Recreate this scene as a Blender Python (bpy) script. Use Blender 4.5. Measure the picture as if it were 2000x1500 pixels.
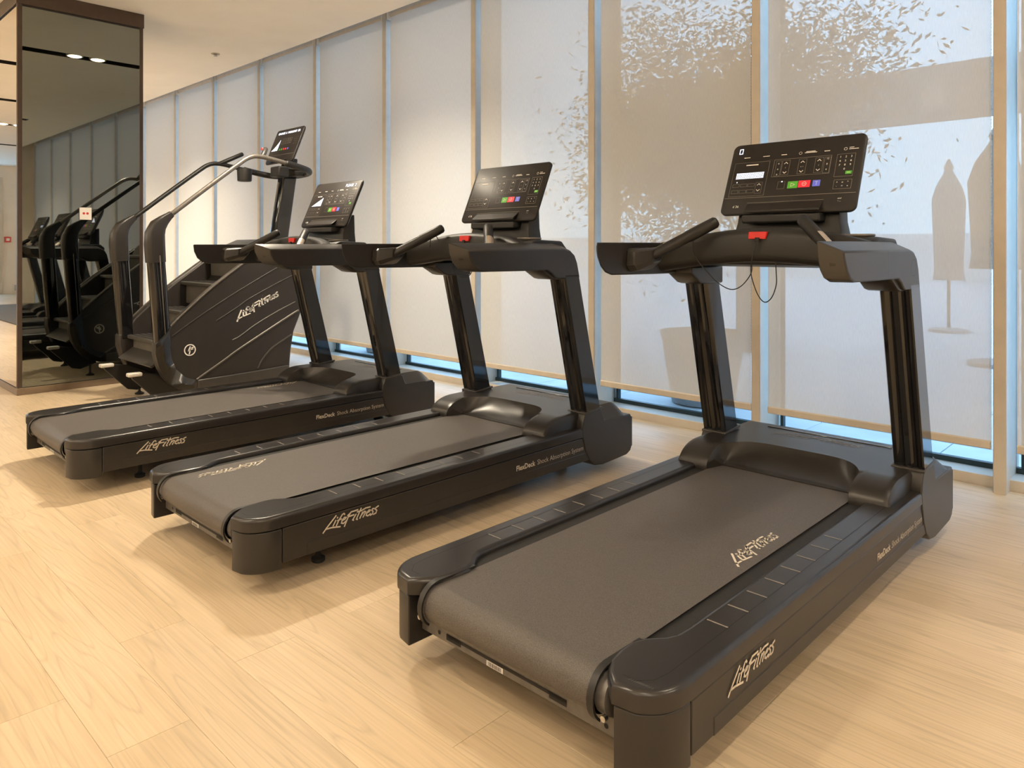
import bpy, bmesh, math, random
from mathutils import Vector, Matrix
for o in list(bpy.data.objects): bpy.data.objects.remove(o, do_unlink=True)
SC = bpy.context.scene
COL = SC.collection
rnd = random.Random(7)
R = math.radians

# ------------------------------------------------------------------ camera
cd = bpy.data.cameras.new('camera'); cam = bpy.data.objects.new('camera', cd); COL.objects.link(cam)
cam.location = (0, 0, 1.2); cam.rotation_euler = (R(90), 0, R(43.95))
cd.sensor_fit = 'HORIZONTAL'; cd.sensor_width = 36.0
cd.lens = 36.0 * 1435 / 2000; cd.shift_y = -(750 - 483) / 2000; cd.clip_start = .02; cd.clip_end = 400
SC.camera = cam
# ------------------------------------------------------------------ sky: clear evening sky, paler at the horizon
SKY_STRENGTH = 2.9
w = bpy.data.worlds.new('evening_sky'); SC.world = w; w.use_nodes = True
nt = w.node_tree; nt.nodes.clear()
n_o = nt.nodes.new('ShaderNodeOutputWorld'); n_b = nt.nodes.new('ShaderNodeBackground')
n_t = nt.nodes.new('ShaderNodeTexCoord'); n_s = nt.nodes.new('ShaderNodeSeparateXYZ'); n_r = nt.nodes.new('ShaderNodeValToRGB')
nt.links.new(n_t.outputs['Generated'], n_s.inputs[0]); nt.links.new(n_s.outputs['Z'], n_r.inputs[0])
nt.links.new(n_r.outputs[0], n_b.inputs['Color']); nt.links.new(n_b.outputs[0], n_o.inputs[0])
cr = n_r.color_ramp
cr.elements[0].position = 0.0; cr.elements[0].color = (.44, .71, 1.0, 1)
cr.elements[1].position = .55; cr.elements[1].color = (.42, .66, 1.0, 1)
n_b.inputs['Strength'].default_value = SKY_STRENGTH
# ------------------------------------------------------------------ view
vs = SC.view_settings
vs.view_transform = 'Standard'; vs.look = 'None'; vs.gamma = 1.0; vs.use_curve_mapping = False
vs.exposure = 0.76
LAMP_W = 50.0           # radiant power of one ceiling downlight
FILL_DOME_W = 40.0             # radiant power of one added fill dome
LAMP_COL = (1.0, .86, .66)

# ------------------------------------------------------------------ materials
MATS = {}
def mat(name, col=(.5, .5, .5), rough=.5, metal=0.0, spec=.5, coat=0.0, noise=0.0, nscale=40.0, bump=0.0, bscale=300.0, emit=None, estr=0.0, stretch=(1, 1, 1)):
    m = bpy.data.materials.new(name); m.use_nodes = True; t = m.node_tree
    b = t.nodes['Principled BSDF']
    b.inputs['Base Color'].default_value = (*col, 1); b.inputs['Roughness'].default_value = rough
    b.inputs['Metallic'].default_value = metal; b.inputs['Specular IOR Level'].default_value = spec
    b.inputs['Coat Weight'].default_value = coat
    tc = t.nodes.new('ShaderNodeTexCoord'); mp = t.nodes.new('ShaderNodeMapping'); mp.inputs['Scale'].default_value = stretch
    t.links.new(tc.outputs['Object'], mp.inputs['Vector'])
    if noise > 0:
        n = t.nodes.new('ShaderNodeTexNoise'); n.inputs['Scale'].default_value = nscale; n.inputs['Detail'].default_value = 3
        t.links.new(mp.outputs[0], n.inputs['Vector'])
        r = t.nodes.new('ShaderNodeValToRGB'); r.color_ramp.elements[0].position = .3; r.color_ramp.elements[1].position = .7
        r.color_ramp.elements[0].color = (*[c * (1 - noise) for c in col], 1); r.color_ramp.elements[1].color = (*[min(1, c * (1 + noise)) for c in col], 1)
        t.links.new(n.outputs['Fac'], r.inputs[0]); t.links.new(r.outputs[0], b.inputs['Base Color'])
    if bump > 0:
        n2 = t.nodes.new('ShaderNodeTexNoise'); n2.inputs['Scale'].default_value = bscale; n2.inputs['Detail'].default_value = 2
        t.links.new(mp.outputs[0], n2.inputs['Vector'])
        bp = t.nodes.new('ShaderNodeBump'); bp.inputs['Strength'].default_value = bump; bp.inputs['Distance'].default_value = .001
        t.links.new(n2.outputs['Fac'], bp.inputs['Height']); t.links.new(bp.outputs[0], b.inputs['Normal'])
    if emit:
        b.inputs['Emission Color'].default_value = (*emit, 1); b.inputs['Emission Strength'].default_value = estr
    MATS[name] = m
    return m
mat('satin_charcoal', (.020, .018, .017), .34, spec=.5, noise=.08, nscale=14, bump=.05, bscale=900)
mat('cap_satin', (.020, .018, .0175), .28, spec=.5, noise=.08, nscale=14, bump=.04, bscale=900)
mat('satin_grey', (.042, .039, .036), .36, spec=.5, noise=.08, nscale=14, bump=.05, bscale=900)
mat('soft_black', (.008, .0076, .0076), .48, noise=.1, nscale=20, bump=.08, bscale=700)
mat('rubber_black', (.010, .010, .010), .7, noise=.2, nscale=60, bump=.1, bscale=500)
mat('gloss_black', (.006, .006, .007), .09, spec=.5, coat=.4, noise=.1, nscale=5)
mat('panel_black', (.013, .0105, .010), .46, spec=.35, noise=.06, nscale=9)
mat('belt_rubber', (.082, .073, .067), .50, spec=.45, noise=.45, nscale=520, bump=.55, bscale=620)
mat('steel', (.55, .53, .50), .28, metal=1, noise=.1, nscale=60)
mat('frame_steel', (.14, .13, .12), .45, metal=.4, noise=.15, nscale=40)
mat('tube_grey', (.17, .155, .14), .36, metal=.55, noise=.08, nscale=40)
mat('sensor_metal', (.60, .50, .40), .35, metal=.7, noise=.08, nscale=60)
mat('silver_plastic', (.52, .50, .46), .35, noise=.08, nscale=50)
mat('print_silver', (.62, .56, .47), .5, noise=.06, nscale=200)
mat('print_white', (.80, .78, .74), .5, noise=.05, nscale=200)
mat('print_dim', (.23, .21, .19), .5, noise=.05, nscale=200)
mat('red_plastic', (.62, .02, .018), .4, noise=.08, nscale=40)
mat('key_green', (.05, .22, .02), .45, noise=.05, nscale=90, emit=(.08, .45, .02), estr=.25)
mat('key_red', (.45, .01, .02), .45, noise=.05, nscale=90, emit=(.75, .02, .05), estr=.35)
mat('key_blue', (.07, .08, .32), .45, noise=.05, nscale=90, emit=(.12, .16, .75), estr=.30)
mat('led_white', (.7, .75, .9), .5, noise=.03, nscale=90, emit=(.72, .80, 1.0), estr=1.1)
mat('led_soft', (.5, .55, .7), .5, noise=.03, nscale=90, emit=(.55, .62, .85), estr=.75)
mat('paper_white', (.80, .78, .74), .7, noise=.04, nscale=90)
mat('card_red', (.55, .03, .03), .6, noise=.08, nscale=90)
mat('ceiling_paint', (.93, .91, .875), .85, spec=.2, noise=.02, nscale=3)
mat('wall_paint', (.78, .72, .64), .8, spec=.2, noise=.03, nscale=4)
mat('fill_glow', (.9, .85, .75), .5, noise=.02, nscale=30, emit=(1.0, .80, .52), estr=3.0)
mat('slot_black', (.004, .004, .004), .7, noise=.2, nscale=20)
mat('lamp_glow', (.9, .8, .6), .5, noise=.02, nscale=30, emit=(1.0, .78, .48), estr=14.0)
mat('lamp_ring', (.45, .38, .28), .35, metal=.6, noise=.1, nscale=30)
mat('mullion_paint', (.52, .47, .40), .42, spec=.4, noise=.05, nscale=12)
mat('sill_paint', (.56, .50, .42), .5, noise=.06, nscale=10)
mat('gasket_dark', (.012, .030, .035), .5, noise=.2, nscale=20)
mat('bronze_trim', (.075, .052, .040), .36, metal=.35, noise=.12, nscale=12)
mat('plinth_steel', (.30, .25, .21), .22, metal=.9, noise=.1, nscale=8)
mat('paving', (.62, .64, .66), .8, noise=.12, nscale=2.5, bump=.2, bscale=60)
mat('joint_grey', (.30, .31, .32), .9, noise=.1, nscale=6)
mat('planter_grey', (.30, .31, .33), .7, noise=.15, nscale=6)
mat('concrete', (.30, .29, .28), .85, noise=.12, nscale=2)
mat('far_wall', (.78, .77, .75), .85, noise=.1, nscale=1)
mat('bark', (.14, .11, .08), .9, noise=.3, nscale=12, bump=.6, bscale=30)
mat('leaf_olive', (.080, .085, .045), .6, noise=.3, nscale=7)
mat('soil', (.06, .045, .03), .95, noise=.3, nscale=20)
mat('parasol_cloth', (.30, .28, .26), .9, noise=.08, nscale=8)
mat('mat_grey', (.10, .095, .09), .85, noise=.2, nscale=60)
mat('chain_white', (.72, .70, .66), .4, noise=.05, nscale=60)
def mirror_mat(name, col):
    m = mat(name, col, .015, metal=1.0, noise=.01, nscale=1.5); return m
mirror_mat('mirror_smoked', (.235, .255, .245)); mirror_mat('mirror_clear', (.78, .74, .68))

def mat_floor():
    m = bpy.data.materials.new('oak_plank'); m.use_nodes = True; t = m.node_tree; N = t.nodes; K = t.links.new
    b = N['Principled BSDF']; b.inputs['Roughness'].default_value = .42; b.inputs['Specular IOR Level'].default_value = .35
    geo = N.new('ShaderNodeNewGeometry'); oi = N.new('ShaderNodeObjectInfo')
    off = N.new('ShaderNodeVectorMath'); off.operation = 'SCALE'; off.inputs[0].default_value = (37.0, 19.0, 5.0); K(oi.outputs['Random'], off.inputs['Scale'])
    add = N.new('ShaderNodeVectorMath'); add.operation = 'ADD'; K(geo.outputs['Position'], add.inputs[0]); K(off.outputs[0], add.inputs[1])
    m1 = N.new('ShaderNodeMapping'); m1.inputs['Scale'].default_value = (.55, 7.5, 1); K(add.outputs[0], m1.inputs[0])
    big = N.new('ShaderNodeTexNoise'); big.inputs['Scale'].default_value = 1.0; big.inputs['Detail'].default_value = 2; big.inputs['Distortion'].default_value = .35; K(m1.outputs[0], big.inputs['Vector'])
    mul = N.new('ShaderNodeMath'); mul.operation = 'MULTIPLY'; mul.inputs[1].default_value = 26.0; K(big.outputs['Fac'], mul.inputs[0])
    fr = N.new('ShaderNodeMath'); fr.operation = 'PINGPONG'; fr.inputs[1].default_value = 1.0; K(mul.outputs[0], fr.inputs[0])
    r1 = N.new('ShaderNodeValToRGB'); r1.color_ramp.elements[0].position = .0; r1.color_ramp.elements[0].color = (.80, .80, .80, 1)
    r1.color_ramp.elements[1].position = .32; r1.color_ramp.elements[1].color = (1, 1, 1, 1); K(fr.outputs[0], r1.inputs[0])
    m2 = N.new('ShaderNodeMapping'); m2.inputs['Scale'].default_value = (3.0, 130, 1); K(add.outputs[0], m2.inputs[0])
    fine = N.new('ShaderNodeTexNoise'); fine.inputs['Scale'].default_value = 1.0; fine.inputs['Detail'].default_value = 4; K(m2.outputs[0], fine.inputs['Vector'])
    r2 = N.new('ShaderNodeValToRGB'); r2.color_ramp.elements[0].position = .34; r2.color_ramp.elements[0].color = (.86, .85, .84, 1)
    r2.color_ramp.elements[1].position = .62; r2.color_ramp.elements[1].color = (1, 1, 1, 1); K(fine.outputs['Fac'], r2.inputs[0])
    m3 = N.new('ShaderNodeMapping'); m3.inputs['Scale'].default_value = (.8, 2.6, 1); K(add.outputs[0], m3.inputs[0])
    cl = N.new('ShaderNodeTexNoise'); cl.inputs['Scale'].default_value = 1.3; cl.inputs['Detail'].default_value = 2; K(m3.outputs[0], cl.inputs['Vector'])
    r3 = N.new('ShaderNodeValToRGB'); r3.color_ramp.elements[0].position = .3; r3.color_ramp.elements[0].color = (.53, .415, .270, 1)
    r3.color_ramp.elements[1].position = .7; r3.color_ramp.elements[1].color = (.63, .50, .345, 1); K(cl.outputs['Fac'], r3.inputs[0])
    tone = N.new('ShaderNodeMapRange'); tone.inputs['To Min'].default_value = .965; tone.inputs['To Max'].default_value = 1.02; K(oi.outputs['Random'], tone.inputs['Value'])
    x1 = N.new('ShaderNodeMix'); x1.data_type = 'RGBA'; x1.blend_type = 'MULTIPLY'; x1.inputs['Factor'].default_value = .75; K(r3.outputs[0], x1.inputs['A']); K(r1.outputs[0], x1.inputs['B'])
    x2 = N.new('ShaderNodeMix'); x2.data_type = 'RGBA'; x2.blend_type = 'MULTIPLY'; x2.inputs['Factor'].default_value = .8; K(x1.outputs['Result'], x2.inputs['A']); K(r2.outputs[0], x2.inputs['B'])
    x3 = N.new('ShaderNodeVectorMath'); x3.operation = 'SCALE'; K(x2.outputs['Result'], x3.inputs[0]); K(tone.outputs[0], x3.inputs['Scale'])
    K(x3.outputs[0], b.inputs['Base Color'])
    bp = N.new('ShaderNodeBump'); bp.inputs['Strength'].default_value = .12; bp.inputs['Distance'].default_value = .0006; K(fine.outputs['Fac'], bp.inputs['Height']); K(bp.outputs[0], b.inputs['Normal'])
    MATS['oak_plank'] = m
mat_floor()

def mat_blind():
    # woven screen cloth: fine holes let a little of the view through, the yarn reflects and glows
    m = bpy.data.materials.new('screen_cloth'); m.use_nodes = True; t = m.node_tree; N = t.nodes; K = t.links.new
    N.remove(N['Principled BSDF']); out = N['Material Output']
    tc = N.new('ShaderNodeTexCoord'); mp = N.new('ShaderNodeMapping'); mp.inputs['Scale'].default_value = (260, 1, 26); K(tc.outputs['Object'], mp.inputs[0])
    no = N.new('ShaderNodeTexNoise'); no.inputs['Scale'].default_value = 1.0; no.inputs['Detail'].default_value = 2; K(mp.outputs[0], no.inputs['Vector'])
    cr = N.new('ShaderNodeValToRGB'); cr.color_ramp.elements[0].position = .3; cr.color_ramp.elements[0].color = (.60, .595, .57, 1); cr.color_ramp.elements[1].position = .7; cr.color_ramp.elements[1].color = (.67, .665, .64, 1); K(no.outputs['Fac'], cr.inputs[0])
    d = N.new('ShaderNodeBsdfDiffuse'); K(cr.outputs[0], d.inputs['Color'])
    tr = N.new('ShaderNodeBsdfTranslucent'); tr.inputs['Color'].default_value = (.74, .73, .70, 1)
    tp = N.new('ShaderNodeBsdfTransparent')
    mx = N.new('ShaderNodeMixShader'); mx.inputs[0].default_value = .11; K(d.outputs[0], mx.inputs[1]); K(tr.outputs[0], mx.inputs[2])
    mv = N.new('ShaderNodeMapRange'); mv.inputs['To Min'].default_value = .12; mv.inputs['To Max'].default_value = .17; K(no.outputs['Fac'], mv.inputs['Value'])
    # the holes of a thick weave close up as the line of sight gets oblique
    ge = N.new('ShaderNodeNewGeometry'); dp = N.new('ShaderNodeVectorMath'); dp.operation = 'DOT_PRODUCT'; K(ge.outputs['Incoming'], dp.inputs[0]); K(ge.outputs['Normal'], dp.inputs[1])
    ab = N.new('ShaderNodeMath'); ab.operation = 'ABSOLUTE'; K(dp.outputs['Value'], ab.inputs[0])
    op = N.new('ShaderNodeMapRange'); op.interpolation_type = 'SMOOTHSTEP'; op.inputs['From Min'].default_value = .58; op.inputs['From Max'].default_value = .93; K(ab.outputs[0], op.inputs['Value'])
    ml = N.new('ShaderNodeMath'); ml.operation = 'MULTIPLY'; K(mv.outputs[0], ml.inputs[0]); K(op.outputs[0], ml.inputs[1]); mv = ml
    m2 = N.new('ShaderNodeMixShader'); K(mv.outputs[0], m2.inputs[0]); K(mx.outputs[0], m2.inputs[1]); K(tp.outputs[0], m2.inputs[2]); K(m2.outputs[0], out.inputs[0])
    MATS['screen_cloth'] = m
mat_blind()
def mat_glass():
    m = bpy.data.materials.new('window_glass'); m.use_nodes = True; t = m.node_tree; N = t.nodes; K = t.links.new
    N.remove(N['Principled BSDF']); out = N['Material Output']
    tp = N.new('ShaderNodeBsdfTransparent'); tp.inputs['Color'].default_value = (.86, .91, .92, 1)
    g = N.new('ShaderNodeBsdfGlossy'); g.inputs['Roughness'].default_value = .01
    no = N.new('ShaderNodeTexNoise'); no.inputs['Scale'].default_value = .7
    mv = N.new('ShaderNodeMapRange'); mv.inputs['To Min'].default_value = .010; mv.inputs['To Max'].default_value = .016; K(no.outputs['Fac'], mv.inputs['Value'])
    mx = N.new('ShaderNodeMixShader'); K(mv.outputs[0], mx.inputs[0]); K(tp.outputs[0], mx.inputs[1]); K(g.outputs[0], mx.inputs[2]); K(mx.outputs[0], out.inputs[0])
    MATS['window_glass'] = m
mat_glass()

# ------------------------------------------------------------------ geometry helpers
def finish(bm, name, material, parent=None, sharp=32.0, smooth=True):
    bmesh.ops.recalc_face_normals(bm, faces=bm.faces)
    if smooth:
        lim = R(sharp)
        ly = bm.faces.layers.int.get('bev')
        for f in bm.faces:
            f.smooth = True
            if ly and not f[ly]:      # broad flat faces between the rounded edges stay flat
                if len(f.verts) > 4 or not any(g is not f and not g[ly] and f.normal.angle(g.normal, 0) < R(28) for e in f.edges for g in e.link_faces): f.smooth = False
        for e in bm.edges:
            if len(e.link_faces) == 2 and e.calc_face_angle(0) > lim: e.smooth = False
    me = bpy.data.meshes.new(name); bm.to_mesh(me); bm.free()
    me.materials.append(MATS[material])
    o = bpy.data.objects.new(name, me); COL.objects.link(o)
    if parent is not None: o.parent = parent
    return o
def empty(name, loc=(0, 0, 0), rz=0.0):
    o = bpy.data.objects.new(name, None); COL.objects.link(o); o.location = loc; o.rotation_euler = (0, 0, rz); o.empty_display_size = .1
    return o
def tag(o, label, cat, group=None):
    o['label'] = label; o['category'] = cat
    if group: o['group'] = group
    return o
def struct(o, label=None):
    o['kind'] = 'structure'
    if label: o['label'] = label
    return o
def bm_add(bm, verts, faces):
    vs_ = [bm.verts.new(v) for v in verts]
    out = []
    for f in faces:
        try: out.append(bm.faces.new([vs_[i] for i in f]))
        except ValueError: pass
    return vs_, out
def bevel_sharp(bm, off, seg=2, ang=25.0, verts=None):
    bmesh.ops.recalc_face_normals(bm, faces=bm.faces)
    bm.normal_update()
    vset = set(verts) if verts is not None else None
    es = [e for e in bm.edges if len(e.link_faces) == 2 and e.calc_face_angle(0) > R(ang) and (vset is None or (e.verts[0] in vset and e.verts[1] in vset))]
    if es:
        ly = bm.faces.layers.int.get('bev') or bm.faces.layers.int.new('bev')
        es = [e for e in bm.edges if len(e.link_faces) == 2 and e.calc_face_angle(0) > R(ang) and (vset is None or (e.verts[0] in vset and e.verts[1] in vset))]
        for f in bmesh.ops.bevel(bm, geom=es, offset=off, segments=seg, profile=.5, affect='EDGES', clamp_overlap=True)['faces']: f[ly] = 1
def add_box(bm, x0, x1, y0, y1, z0, z1):
    v = [(x, y, z) for z in (z0, z1) for y in (y0, y1) for x in (x0, x1)]
    return bm_add(bm, v, [(0, 1, 3, 2), (4, 6, 7, 5), (0, 4, 5, 1), (1, 5, 7, 3), (3, 7, 6, 2), (2, 6, 4, 0)])
def box(name, x0, x1, y0, y1, z0, z1, m, parent=None, bevel=0.0, seg=2):
    bm = bmesh.new(); add_box(bm, x0, x1, y0, y1, z0, z1)
    if bevel: bevel_sharp(bm, bevel, seg)
    return finish(bm, name, m, parent)
def add_prism(bm, poly, axis, a, b, shear=None):
    # poly in the plane across `axis`: x -> (y,z)  y -> (x,z)  z -> (x,y)
    def P(p, t):
        return {'x': (t, p[0], p[1]), 'y': (p[0], t, p[1]), 'z': (p[0], p[1], t)}[axis]
    n = len(poly)
    v = [P(p, a) for p in poly] + [P(p, b) for p in (shear or poly)]
    f = [tuple(range(n)), tuple(range(2 * n - 1, n - 1, -1))] + [(i, (i + 1) % n, n + (i + 1) % n, n + i) for i in range(n)]
    return bm_add(bm, v, f)
def prism(name, poly, axis, a, b, m, parent=None, bevel=0.0, seg=2, shear=None, ang=25.0):
    bm = bmesh.new(); add_prism(bm, poly, axis, a, b, shear)
    if bevel: bevel_sharp(bm, bevel, seg, ang)
    return finish(bm, name, m, parent)
def arc(cx, cy, r, a0, a1, n, ry=None):
    ry = r if ry is None else ry
    return [(cx + r * math.cos(R(a0 + (a1 - a0) * i / n)), cy + ry * math.sin(R(a0 + (a1 - a0) * i / n))) for i in range(n + 1)]
def rrect(w, h, r, n=4, cx=0.0, cy=0.0):
    p = []
    for (sx, sy, a) in ((1, 1, 0), (-1, 1, 90), (-1, -1, 180), (1, -1, 270)):
        p += arc(cx + sx * (w / 2 - r), cy + sy * (h / 2 - r), r, a, a + 90, n)
    return p
def catmull(pts, n=6):
    pts = [Vector(p) for p in pts]; out = []
    for i in range(len(pts) - 1):
        p0 = pts[max(i - 1, 0)]; p1 = pts[i]; p2 = pts[i + 1]; p3 = pts[min(i + 2, len(pts) - 1)]
        for k in range(n):
            t = k / n
            out.append(.5 * ((2 * p1) + (p2 - p0) * t + (2 * p0 - 5 * p1 + 4 * p2 - p3) * t * t + (3 * p1 - p0 - 3 * p2 + p3) * t ** 3))
    out.append(pts[-1]); return out
def add_tube(bm, path, r, n=10, rounded=True, squash=1.0, closed=False):
    path = [Vector(p) for p in path]; rs = r if isinstance(r, (list, tuple)) else [r] * len(path)
    T = []
    for i in range(len(path)):
        a = path[i - 1] if (i or closed) else path[i]; b = path[(i + 1) % len(path)] if (i < len(path) - 1 or closed) else path[i]
        T.append((b - a).normalized())
    up = Vector((0, 0, 1)) if abs(T[0].z) < .9 else Vector((1, 0, 0))
    nrm = (up - T[0] * up.dot(T[0])).normalized(); rings = []
    for i, p in enumerate(path):
        nrm = (nrm - T[i] * nrm.dot(T[i])).normalized(); bn = T[i].cross(nrm)
        rings.append([bm.verts.new(p + (nrm * math.cos(2 * math.pi * k / n) + bn * math.sin(2 * math.pi * k / n) * squash) * rs[i]) for k in range(n)])
    for i in range(len(rings) - (0 if closed else 1)):
        A, B = rings[i], rings[(i + 1) % len(rings)]
        for k in range(n): bm.faces.new((A[k], A[(k + 1) % n], B[(k + 1) % n], B[k]))
    if not closed:
        for ring, s, i in ((rings[0], -1, 0), (rings[-1], 1, -1)):
            if rounded:
                c = path[i] + T[i] * s * rs[i] * .55
                mid = [bm.verts.new(path[i] + (v.co - path[i]) * .72 + T[i] * s * rs[i] * .38) for v in ring]
                for k in range(n): bm.faces.new((ring[k], ring[(k + 1) % n], mid[(k + 1) % n], mid[k]))
                cv = bm.verts.new(c)
                for k in range(n): bm.faces.new((mid[k], mid[(k + 1) % n], cv))
            else: bm.faces.new(ring)
def tube(name, path, r, m, parent=None, n=10, rounded=True, squash=1.0, closed=False):
    bm = bmesh.new(); add_tube(bm, path, r, n, rounded, squash, closed); return finish(bm, name, m, parent, sharp=50)
def loft(name, rings, m, parent=None, caps=True, sharp=32.0, bevel=0.0, closed_ring=True):
    bm = bmesh.new(); V = [[bm.verts.new(p) for p in r] for r in rings]; n = len(V[0])
    for i in range(len(V) - 1):
        for k in range(n if closed_ring else n - 1): bm.faces.new((V[i][k], V[i][(k + 1) % n], V[i + 1][(k + 1) % n], V[i + 1][k]))
    if caps and closed_ring: bm.faces.new(V[0]); bm.faces.new(V[-1])
    if bevel: bevel_sharp(bm, bevel, 2, 50)
    return finish(bm, name, m, parent, sharp)
def lathe(name, prof, c, m, parent=None, n=20, axis='z', sharp=40):
    bm = bmesh.new(); V = []
    for r, z in prof:
        ring = []
        for k in range(n):
            a = 2 * math.pi * k / n
            p = (r * math.cos(a), r * math.sin(a), z)
            if axis == 'x': p = (z, p[0], p[1])
            if axis == 'y': p = (p[0], z, p[1])
            ring.append(bm.verts.new((c[0] + p[0], c[1] + p[1], c[2] + p[2])))
        V.append(ring)
    for i in range(len(V) - 1):
        for k in range(n): bm.faces.new((V[i][k], V[i][(k + 1) % n], V[i + 1][(k + 1) % n], V[i + 1][k]))
    bm.faces.new(V[0]); bm.faces.new(V[-1])
    return finish(bm, name, m, parent, sharp)
class Flat:
    """flat print: 2-D shapes laid on a plane given by origin and two unit vectors"""
    def __init__(s, o, ex, ey, lift=.0008):
        s.o = Vector(o); s.ex = Vector(ex).normalized(); s.ey = Vector(ey).normalized(); s.n = s.ex.cross(s.ey); s.lift = lift; s.bm = bmesh.new()
    def P(s, p): return s.o + s.ex * p[0] + s.ey * p[1] + s.n * s.lift
    def poly(s, pts):
        try: s.bm.faces.new([s.bm.verts.new(s.P(p)) for p in pts])
        except ValueError: pass
    def rect(s, x0, x1, y0, y1): s.poly([(x0, y0), (x1, y0), (x1, y1), (x0, y1)])
    def line(s, pts, w, closed=False):
        pts = [Vector((p[0], p[1])) for p in pts]
        if closed: pts.append(pts[0])
        for a, b in zip(pts, pts[1:]):
            d = (b - a)
            if d.length < 1e-6: continue
            d.normalize(); q = Vector((-d.y, d.x)) * w / 2; e = d * w * .35
            s.poly([a - q - e, b - q + e, b + q + e, a + q - e])
    def frame(s, x0, x1, y0, y1, w): s.line([(x0, y0), (x1, y0), (x1, y1), (x0, y1)], w, True)
    def ring(s, cx, cy, r, w, n=24):
        a = arc(cx, cy, r + w / 2, 0, 360, n); b = arc(cx, cy, r - w / 2, 0, 360, n)
        for i in range(n): s.poly([a[i], a[i + 1], b[i + 1], b[i]])
    def text(s, string, x, y, size, align='LEFT', shear=0.0, bold=0.0):
        cu = bpy.data.curves.new('t', 'FONT'); cu.body = string; cu.size = size; cu.align_x = align; cu.align_y = 'CENTER'; cu.shear = shear; cu.offset = bold; cu.resolution_u = 2; cu.fill_mode = 'FRONT'
        ob = bpy.data.objects.new('t', cu); COL.objects.link(ob)
        me = bpy.data.meshes.new_from_object(ob)
        vv = [s.bm.verts.new(s.P((v.co.x + x, v.co.y + y))) for v in me.vertices]
        for p in me.polygons:
            try: s.bm.faces.new([vv[i] for i in p.vertices])
            except ValueError: pass
        bpy.data.objects.remove(ob); bpy.data.curves.remove(cu); bpy.data.meshes.remove(me)
    def make(s, name, m, parent, stuff=False):
        for f in s.bm.faces:
            f.normal_update()
            if f.normal.dot(s.n) < 0: f.normal_flip()
        me = bpy.data.meshes.new(name); s.bm.to_mesh(me); s.bm.free(); me.materials.append(MATS[m])
        o = bpy.data.objects.new(name, me); COL.objects.link(o); o.parent = parent
        if stuff: o['kind'] = 'stuff'
        return o
# brush-script lettering of the maker's logo, drawn as strokes (unit = cap height)
LOGO = [
    [(.0, .0), (.25, .28), (1.0, 1.0)], [(.20, .22), (.65, .21), (1.32, .08)],
    [(.98, .65), (.77, .30)], [(1.10, .80), (1.13, .84)],
    [(1.68, .90), (1.62, .99), (1.50, .95), (1.23, .62), (1.02, .24)], [(1.12, .60), (1.42, .64)],
    [(1.45, .48), (1.70, .54), (1.80, .64), (1.66, .68), (1.48, .52), (1.42, .32), (1.58, .25), (1.82, .38)],
    [(2.2, .95), (1.96, .62), (1.66, .0)], [(1.92, .74), (2.22, .94), (2.75, .95)], [(1.98, .64), (2.42, .66)],
    [(2.60, .65), (2.32, .30), (2.40, .25)],
    [(3.02, .99), (2.62, .26), (2.72, .22)], [(2.70, .80), (3.05, .80), (3.40, .90), (3.78, .88)],
    [(3.14, .66), (2.91, .25)], [(2.98, .40), (3.28, .67), (3.40, .62), (3.18, .26)],
    [(3.45, .47), (3.70, .54), (3.80, .62), (3.68, .67), (3.50, .52), (3.44, .32), (3.58, .24), (3.80, .34)],
    [(4.12, .66), (3.98, .68), (3.92, .58), (4.02, .45), (3.96, .28), (3.78, .22)],
    [(4.48, .76), (4.28, .69), (4.20, .60), (4.34, .45), (4.26, .26), (4.05, .22)],
]
def logo(name, o, ex, ey, h, m, parent, w=.085, lift=.0009, sy=.9):
    F = Flat(o, ex, ey, lift)
    for st in LOGO: F.line([(x * h, y * h * sy) for x, y in st], w * h * 1.15)
    return F.make(name, m, parent)
def roundel(name, o, ex, ey, r, m, parent, lift=.0009):
    F = Flat(o, ex, ey, lift)
    F.ring(0, 0, r, r * .2); q = r
    F.line([(.05 * q, .62 * q), (-.32 * q, -.18 * q), (.02 * q, -.12 * q)], .2 * q)
    F.line([(-.05 * q, .05 * q), (.55 * q, .16 * q)], .18 * q); F.line([(.62 * q, .46 * q), (.18 * q, .36 * q), (-.12 * q, -.72 * q)], .2 * q)
    return F.make(name, m, parent)
def copy_tree(o, parent=None):
    c = o.copy(); COL.objects.link(c); c.parent = parent
    for ch in list(o.children): copy_tree(ch, c)
    return c
# ================================================================== the room
H = 3.30                      # ceiling
XL, XR, YB = -22.6, 4.6, -6.0 # left, right and rear walls
WF = 4.31                     # front of the window kerb
GL = 4.47                     # glass line
PITCH, M0, MW = 1.249, -.80, .055
BAYS = list(range(-4, 11))     # bay k lies left of mullion k

fl = box('floor', XL, XR, YB, GL + .1, -.12, -.0035, 'oak_plank'); struct(fl, 'pale oak plank floor running along the windows')
# planks, each a board of its own, laid parallel to the windows
PW, PL = .196, 1.50
def plank_mesh(l):
    bm = bmesh.new(); add_box(bm, 0.0004, l - .0004, .0003, PW - .0003, -.003, 0)
    bevel_sharp(bm, .0005, 1)
    me = bpy.data.meshes.new('plank'); bmesh.ops.recalc_face_normals(bm, faces=bm.faces); bm.to_mesh(me); bm.free(); me.materials.append(MATS['oak_plank']); return me
pm = plank_mesh(PL); rows = int((WF + .6) / PW); prr = random.Random(3)
y = WF - .004
for r_ in range(rows):
    y -= PW; x = 1.9 - prr.random() * PL
    while x > -10.2:
        x -= PL
        o = bpy.data.objects.new('plank', pm); COL.objects.link(o); o.location = (x, y, 0); o.parent = fl

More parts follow.
